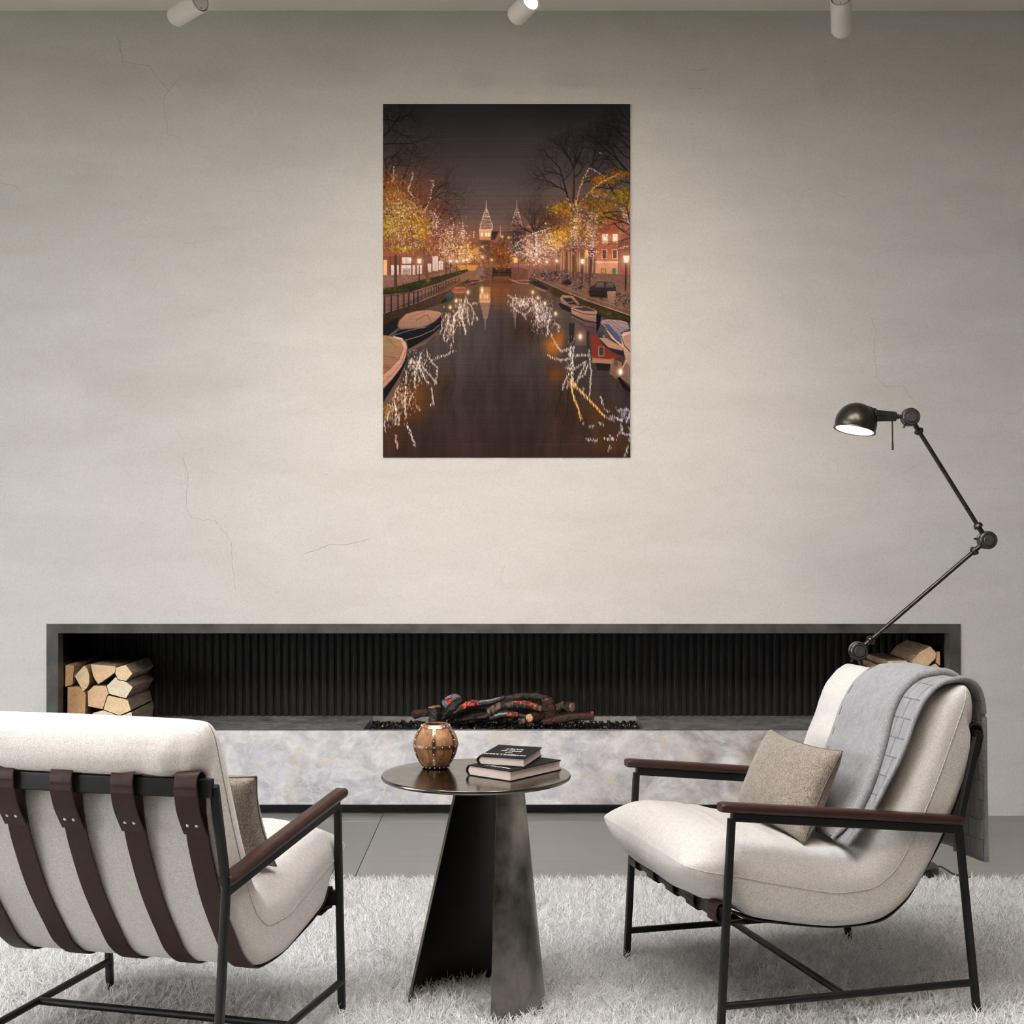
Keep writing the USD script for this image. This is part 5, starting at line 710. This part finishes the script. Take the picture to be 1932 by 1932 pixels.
x = UsdGeom.Xformable(pl); x.ClearXformOpOrder(); x.AddTransformOp(opSuffix="place").Set(Gf.Matrix4d(*pillow_place(CR, .02, 0, .0).T.ravel()))
pl.SetCustomDataByKey("label", "taupe throw pillow leaning by the grey blanket on the right armchair")
copy_of(pl, pillow_place(CL, -.063), "taupe throw pillow mostly hidden behind the back of the left armchair")

# blanket: one folded length laid over the back of the right armchair
SURF = [(.268, .424), (.238, .456), (.206, .499), (.166, .577), (.124, .658), (.094, .734), (.058, .786), (.012, .811), (-.035, .815), (-.073, .800), (-.096, .752), (-.104, .69), (-.108, .60), (-.112, .50), (-.115, .42), (-.117, .362)]
LEFT = [.135, .080, .0, -.050, -.070, -.060, -.055, -.05, -.035, -.02, -.01, .0, .005, .01, .012, .015]
FOLD = [.205, .215, .225, .228, .208, .196, .188, .185, .182, .18, .17, .165, .16, .155, .15, .15]
RIGHT = [.278, .268, .280, .290, .297, .298, .296, .290, .280, .268, .258, .25, .246, .243, .241, .24]
ns = 90; sp = spline(SURF, ns); tt = np.gradient(sp, axis=0); tt /= np.linalg.norm(tt, axis=1, keepdims=True); nr = np.stack([tt[:, 1], -tt[:, 0]], 1); nr *= np.sign((nr @ np.array([.1, .1]))[20])
dd = np.r_[0, np.cumsum(np.linalg.norm(np.diff(np.array(SURF), axis=0), axis=1))]; su = np.linspace(0, dd[-1], ns); iv = lambda a: np.interp(su, dd, a)
from scipy.ndimage import gaussian_filter1d
Lf, Fo, Rt = (gaussian_filter1d(iv(a), 3, mode="nearest") for a in (LEFT, FOLD, RIGHT))
def cloth(lo, hi, base, bulge, curl_lo, curl_hi, nk=40, th=.0042, seed=0):
    """A thick cloth strip between two edges (arrays along the blanket); base and bulge lift it off the chair."""
    a = np.linspace(0, 1, nk); vv = lo[:, None] + (hi - lo)[:, None] * a[None]; lift = base + bulge * np.sin(np.pi * np.clip(a, 0, 1))[None] ** .7 * np.ones((ns, 1))
    lift = lift + .010 * (meshkit.fbm(np.stack([vv * 9, np.broadcast_to(su[:, None] * 3, vv.shape), 0 * vv + seed], -1), 3, seed) - .5) + curl_hi * np.clip((a - .86) / .14, 0, 1)[None] ** 2 + curl_lo * np.clip((.1 - a) / .1, 0, 1)[None] ** 2
    def surf(o): return np.stack([sp[:, None, 0] + nr[:, None, 0] * (lift + o), vv, sp[:, None, 1] + nr[:, None, 1] * (lift + o)], -1)
    e = np.sqrt(np.clip(1 - (2 * a - 1) ** 16, 0, 1))[None] * np.sqrt(np.clip(1 - (2 * su / su[-1] - 1) ** 40, 0, 1))[:, None]
    top = surf(th * e); bot = surf(-th * e); m = cat(grid(top, ns, nk), grid(bot[:, ::-1], ns, nk)); uv = np.stack([vv, np.broadcast_to(su[:, None], vv.shape)], -1); uv = np.vstack([uv.reshape(-1, 2), uv[:, ::-1].reshape(-1, 2)])
    _, first, inv = np.unique(np.round(m.vertices, 7), axis=0, return_index=True, return_inverse=True); f = inv.ravel()[m.faces]; f = f[(f[:, 0] != f[:, 1]) & (f[:, 1] != f[:, 2]) & (f[:, 0] != f[:, 2])]
    return raw(m.vertices[first], f), top, uv[first]
bk = thing("throw_blanket", "folded grey wool blanket draped over the back of the right armchair", "blanket", (0, 0, 0))
x = UsdGeom.Xformable(bk); x.ClearXformOpOrder(); x.AddTransformOp(opSuffix="place").Set(Gf.Matrix4d(*place(*CR).T.ravel()))
m1, top1, uv1 = cloth(Lf, Fo, .016, .010, -.006, .004, seed=1); part("upper_fold", m1, felt_plain, bk, True)
m2, top2, uv2 = cloth(Fo - .04, Rt, .004, .003, 0, .004, seed=2)
um = usdkit.mesh(stage, numbered(str(bk.GetPath()), "patterned_fold"), m2, felt, True, uv=uv2)
hem = np.stack([sp[:, 0] + nr[:, 0] * .013, Rt, sp[:, 1] + nr[:, 1] * .013], 1); part("hem", tube(hem, .0068, 10), felt_plain, bk, True)
nf = 66; fold = np.stack([sp[:nf, 0] + nr[:nf, 0] * .0185, Fo[:nf] + .004 * np.sin(su[:nf] * 14), sp[:nf, 1] + nr[:nf, 1] * .0185], 1); part("rolled_fold", tube(fold, .0125 * np.minimum(1, .35 + np.minimum(np.arange(nf), np.arange(nf)[::-1]) / 14), 14), felt_plain, bk, True)
# cut slots in a row along the left border of the upper fold
for k_ in range(7):
    i = int(14 + k_ * 5.2); q = np.array([top1[i + d_, 6] for d_ in (-1, 0, 1)]); nv = np.cross(top1[i + 1, 6] - top1[i, 6], top1[i, 7] - top1[i, 6]); nv /= np.linalg.norm(nv); nv *= np.sign(nv[0] + nv[2])
    part("stitched_slot", tube(q + nv * .0004, .0009, 6), seam_dark, bk, True)

# ------------------------------------------------------------------ the side table and what stands on it
TX, TY, TZ = -.0895, 3.51, .584
tb = thing("side_table", "round bronze metal side table with an open conical base between the armchairs", "side table", (TX, TY, 0))
part("tabletop", lathe([(0, TZ - .011), (.228, TZ - .011), (.2345, TZ - .009), (.2365, TZ - .005), (.2360, TZ - .002), (.2345, TZ), (0, TZ)], 96), bronze_top, tb, 30, "round polished bronze tabletop")
na, nz_ = 72, 24; ang = np.radians(np.linspace(-77.5, 183, na))        # from the front edge round by the right and the back to the left edge
def shell(off):
    V = np.zeros((nz_, na, 3))
    for i, f in enumerate(np.linspace(0, 1, nz_)):
        r = .175 * (1 - f) + .083 * f + off; cx = .035 * f; V[i] = np.stack([cx + r * np.cos(ang), r * np.sin(ang), np.full(na, .004 + f * (TZ - .015))], 1)
    return V
So, Si = shell(0), shell(-.006)
part("outer_sheet", grid(So, nz_, na), bronze, tb, True); part("inner_sheet", grid(Si[:, ::-1], nz_, na), bronze_in, tb, True)
for j in (0, -1): part("sheet_edge", fixed(grid(np.stack([So[:, j], Si[:, j]], 1), nz_, 2)), rivet_m if j == 0 else bronze, tb, False)
part("rim_edge", fixed(grid(np.stack([So[0], Si[0]], 1), na, 2)), bronze, tb, False)
VX = P(823, 1446, 3.63)
vs_ = thing("wooden_vase", "round wooden vase with riveted copper bands on the side table", "vase", (VX[0], 3.60, TZ))
prof = np.array([(0, .001), (.030, .001), (.0325, .004), (.042, .016), (.0515, .034), (.0565, .052), (.0575, .062), (.0560, .074), (.0495, .090), (.0400, .103), (.0335, .110), (.0300, .1135), (.0275, .113), (.0275, .108), (.036, .095), (.045, .06), (.03, .02), (0, .012)])
out = spline(prof[1:12], 40); rz = lambda z: np.interp(z, out[:, 1], out[:, 0])
body = lathe(np.vstack([prof[:1], out, prof[12:]]), 72); part("body", body, walnut, vs_, 40)
def ringband(z0, z1, mt, nm, n_r, rr_=.0017):
    zz = np.linspace(z0, z1, 5); b = part(nm, lathe(np.vstack([[(rz(z0) - .001, z0)], np.c_[[rz(z) + .0014 for z in zz], zz], [(rz(z1) - .001, z1)]]), 72), mt, vs_, 40)
    zc = (z0 + z1) / 2; part("rivets", cat(*[ball((math.cos(a) * (rz(zc) + .0018), math.sin(a) * (rz(zc) + .0018), zc), rr_, 1) for a in np.arange(n_r) * 2 * np.pi / n_r - np.pi / 2]), rivet_m, b, True, kind="stuff")
ringband(.056, .0635, band_m, "middle_band", 18); ringband(.1055, .112, band_m, "rim_band", 18, .0019); ringband(.0015, .008, band_dark, "foot_band", 18, .0019)
for a in np.arange(6) * np.pi / 3 - np.pi / 2 - .03:
    e = np.array([-math.sin(a), math.cos(a), 0]); zz = np.linspace(.008, .1055, 24); c = np.array([(math.cos(a) * (rz(z) + .0011), math.sin(a) * (rz(z) + .0011), z) for z in zz])
    b = part("upright_band", grid(np.stack([c - e * .0042 - [math.cos(a) * .0012, math.sin(a) * .0012, 0], c - e * .004, c + e * .004, c + e * .0042 - [math.cos(a) * .0012, math.sin(a) * .0012, 0]], 1), 24, 4), band_dark, vs_, True)
    part("rivets", cat(*[ball((math.cos(a) * (rz(z) + .0018), math.sin(a) * (rz(z) + .0018), z), .0016, 1) for z in (.014, .026, .042, .076, .090, .1)]), rivet_m, b, True, kind="stuff")
def book(name_label, corner, ex, ey, w, h, th, z, lines, tab=False):
    """corner: the near corner of the cover; ex runs along the page end to the spine, ey along the fore-edge."""
    ex, ey = np.array([*ex, 0.0]), np.array([*ey, 0.0]); ex /= np.linalg.norm(ex); ey /= np.linalg.norm(ey); o = np.array([*corner, z])
    t = thing("book", name_label, "book", o, group="black books on the side table")
    M = np.eye(4); M[:3, 0], M[:3, 1] = ex, ey
    def put(m): m = m.copy(); m.apply_transform(M); return fixed(m)
    ct = .0022; e = .0022
    prof = [(e, ct)] + [(e + .0012 * math.sin(math.pi * f), ct + (th - 2 * ct) * f) for f in (.25, .5, .75)] + [(e, th - ct), (w - .004, th - ct)] + [(w - .004 + .006 * math.sin(math.pi * f), th - ct - (th - 2 * ct) * f) for f in (.25, .5, .75)] + [(w - .004, ct)]
    m = trimesh.creation.extrude_polygon(Polygon(prof), h - 2 * e, engine="earcut"); v = m.vertices.copy(); m.vertices = np.stack([v[:, 0], v[:, 2] + e, v[:, 1]], 1); part("page_block", put(m), page_m, t, 30)
    out_ = [(0, 0), (w, 0)] + [(w + .0085 * math.sin(math.pi * f), th * f) for f in (.12, .3, .5, .7, .88)] + [(w, th), (0, th), (0, th - ct), (w - .003, th - ct)] + [(w - .003 + .0075 * math.sin(math.pi * f), th - ct - (th - 2 * ct) * f) for f in (.12, .3, .5, .7, .88)] + [(w - .003, ct), (0, ct)]
    m = trimesh.creation.extrude_polygon(Polygon(out_).buffer(0), h, engine="earcut"); v = m.vertices.copy(); m.vertices = np.stack([v[:, 0], v[:, 2], v[:, 1]], 1); cv_ = part("cover", put(m), cover_m, t, 30)
    for txt, size, px_, py_ in lines:                               # the title reads from the far side, as in the photograph
        q = meshkit.text_mesh(txt, size, .0004, bold=True); bb = q.bounds; q.apply_translation((-(bb[0][0] + bb[1][0]) / 2, -(bb[0][1] + bb[1][1]) / 2, 0)); q.apply_transform(trimesh.transformations.rotation_matrix(TEXT_TURN, [0, 0, 1])); q.apply_translation((px_ * w, py_ * h, th)); q2 = q.copy()
        if np.linalg.det(M[:3, :3]) < 0: q2.vertices[:, 0] = 2 * px_ * w - q2.vertices[:, 0]
        part("lettering", put(q2), letter_m, cv_, False)
    return t
TEXT_TURN = math.pi
book("larger black hardback book lying directly on the side table", (-.003, 3.401), (-.107, .090), (.127, .163), .138, .207, .0258, TZ, [("PHILIP PULLMAN", .008, .52, .13)])
book("smaller black hardback book with white title lettering, on top of the other book", (.031, 3.448), (-.114, .044), (.046, .176), .120, .182, .0225, TZ + .0262, [("PHILIP", .0125, .30, .20), ("PULLMAN", .0125, .64, .20), ("THE", .008, .5, .38), ("BOOK OF", .009, .5, .52), ("DUST", .013, .5, .68)])

# ------------------------------------------------------------------ the jointed floor lamp
DL = 4.90; sc = DL / FPX
lp = thing("floor_lamp", "dark metal jointed floor lamp with a lit dome shade behind the right armchair", "floor lamp", (P(1708, 1640, DL)[0], DL, 0)); LO = np.array([P(1708, 1640, DL)[0], DL, 0])
pt = lambda x, y, dy=0.0: P(x, y, DL) + [0, dy, 0] - LO
part("base", lathe([(0, 0), (.108, 0), (.112, .006), (.112, .020), (.106, .027), (.05, .031), (.02, .036), (0, .036)], 64), lamp_m, lp, 30)
j1, j2, j3 = pt(1619, 1228), pt(1862, 1019), pt(1717, 787)
part("pole", tube([np.array([0, 0, .03]), j1 + (np.array([0, 0, .03]) - j1) / np.linalg.norm(j1) * .03], .0082, 16), lamp_m, lp)
def joint(c, dirs, lever):
    kn = part("joint", lathe([(0, -.024), (.024, -.024), (.0305, -.019), (.032, -.012), (.032, -.004), (.029, -.002), (.029, .003), (.032, .005), (.032, .014), (.027, .022), (0, .022)], 40, (0, 1, 0), c), lamp_m, lp, 30)
    part("joint_cap", lathe([(0, -.0275), (.0175, -.0275), (.019, -.026), (.019, -.0235), (.0225, -.0235), (.0225, -.0262), (.0265, -.0262), (.027, -.023), (0, -.023)], 40, (0, 1, 0), c), lamp_cap, kn, 30)
    lv = np.array(lever, float); lv /= np.linalg.norm(lv); part("lever", tube([c + lv * .028, c + lv * .044], [.003, .0042], 10), lamp_m, kn)
    for d in dirs:
        d = np.array(d, float); d /= np.linalg.norm(d); part("collar", cat(tube([c + d * .026, c + d * .050], .0085, 14), lathe([(0, 0), (.0115, 0), (.0165, .003), (.0165, .010), (.0135, .014), (.0125, .018), (0, .018)], 24, d, c + d * .050)), lamp_m, kn, 30)
joint(j1, (-j1 + [0, 0, .03], j2 - j1), (-.5, 0, -.8)); joint(j2, (j1 - j2, j3 - j2), (-1, 0, .1)); joint(j3, (j2 - j3,), (-.5, 0, -.8))
for a, b in ((j1, j2), (j2, j3)):
    d = (b - a) / np.linalg.norm(b - a); part("arm", tube([a + d * .066, b - d * .066], .0075, 16), lamp_m, lp)
sd = pt(1652, 786) - pt(1700, 788); sd /= np.linalg.norm(sd); s0 = j3
part("socket", lathe([(0, .026), (.006, .026), (.006, .038), (.009, .039), (.009, .046), (.017, .050), (.0185, .08), (.0205, .112), (.0215, .126), (0, .126)], 32, sd, s0), lamp_m, lp, 30)
part("switch_rod", cat(tube([pt(1683.5, 793), pt(1684, 836)], .0026, 8), tube([pt(1684, 834), pt(1684.3, 849)], [.0030, .0042], 10)), lamp_m, lp)
rim = pt(1612.5, 812); ax = np.array([-.205, -.12, -.97]); ax /= np.linalg.norm(ax); upv = -ax
dome = np.array([(math.sqrt(max(0, .0725 ** 2 - (h_ - .025) ** 2)), h_) for h_ in np.r_[np.linspace(0, .09, 16), .094, .0965, .0975]])
dm = spline(dome, 40); sh = part("shade", lathe(dm, 64, upv, rim), lamp_m, lp, 40, "dark bronze dome lamp shade"); part("shade_lining", lathe(np.c_[dm[:, 0] * .965, dm[:, 1] * .965], 64, upv, rim), shade_in, sh, 40); part("rim", lathe([(.0680, -.001), (.0735, -.001), (.0735, .003), (.0680, .003)], 64, upv, rim), lamp_m, sh, 30)
neck = s0 + sd * .122; part("shade_neck", lathe([(0, -.002), (.0235, -.002), (.027, .001), (.027, .007), (.0245, .009), (.030, .014), (.034, .030), (0, .036)], 40, sd, neck), lamp_m, lp, 30)
part("bulb", lathe([(0, -.030), (.014, -.026), (.022, -.012), (.024, .0), (.020, .014), (.012, .026), (.011, .045), (0, .045)], 28, upv, rim + upv * .036), bulb_m, lp, 40, "glowing white bulb")
cd = [np.array([.10, 0, .010]), np.array([.118, -.012, .020]), np.array([.135, -.03, .012]), np.array([.155, -.06, .004]), np.array([.20, -.10, .0035])]; part("power_cord", tube(spline(cd, 24), .003, 8), black_m, lp)
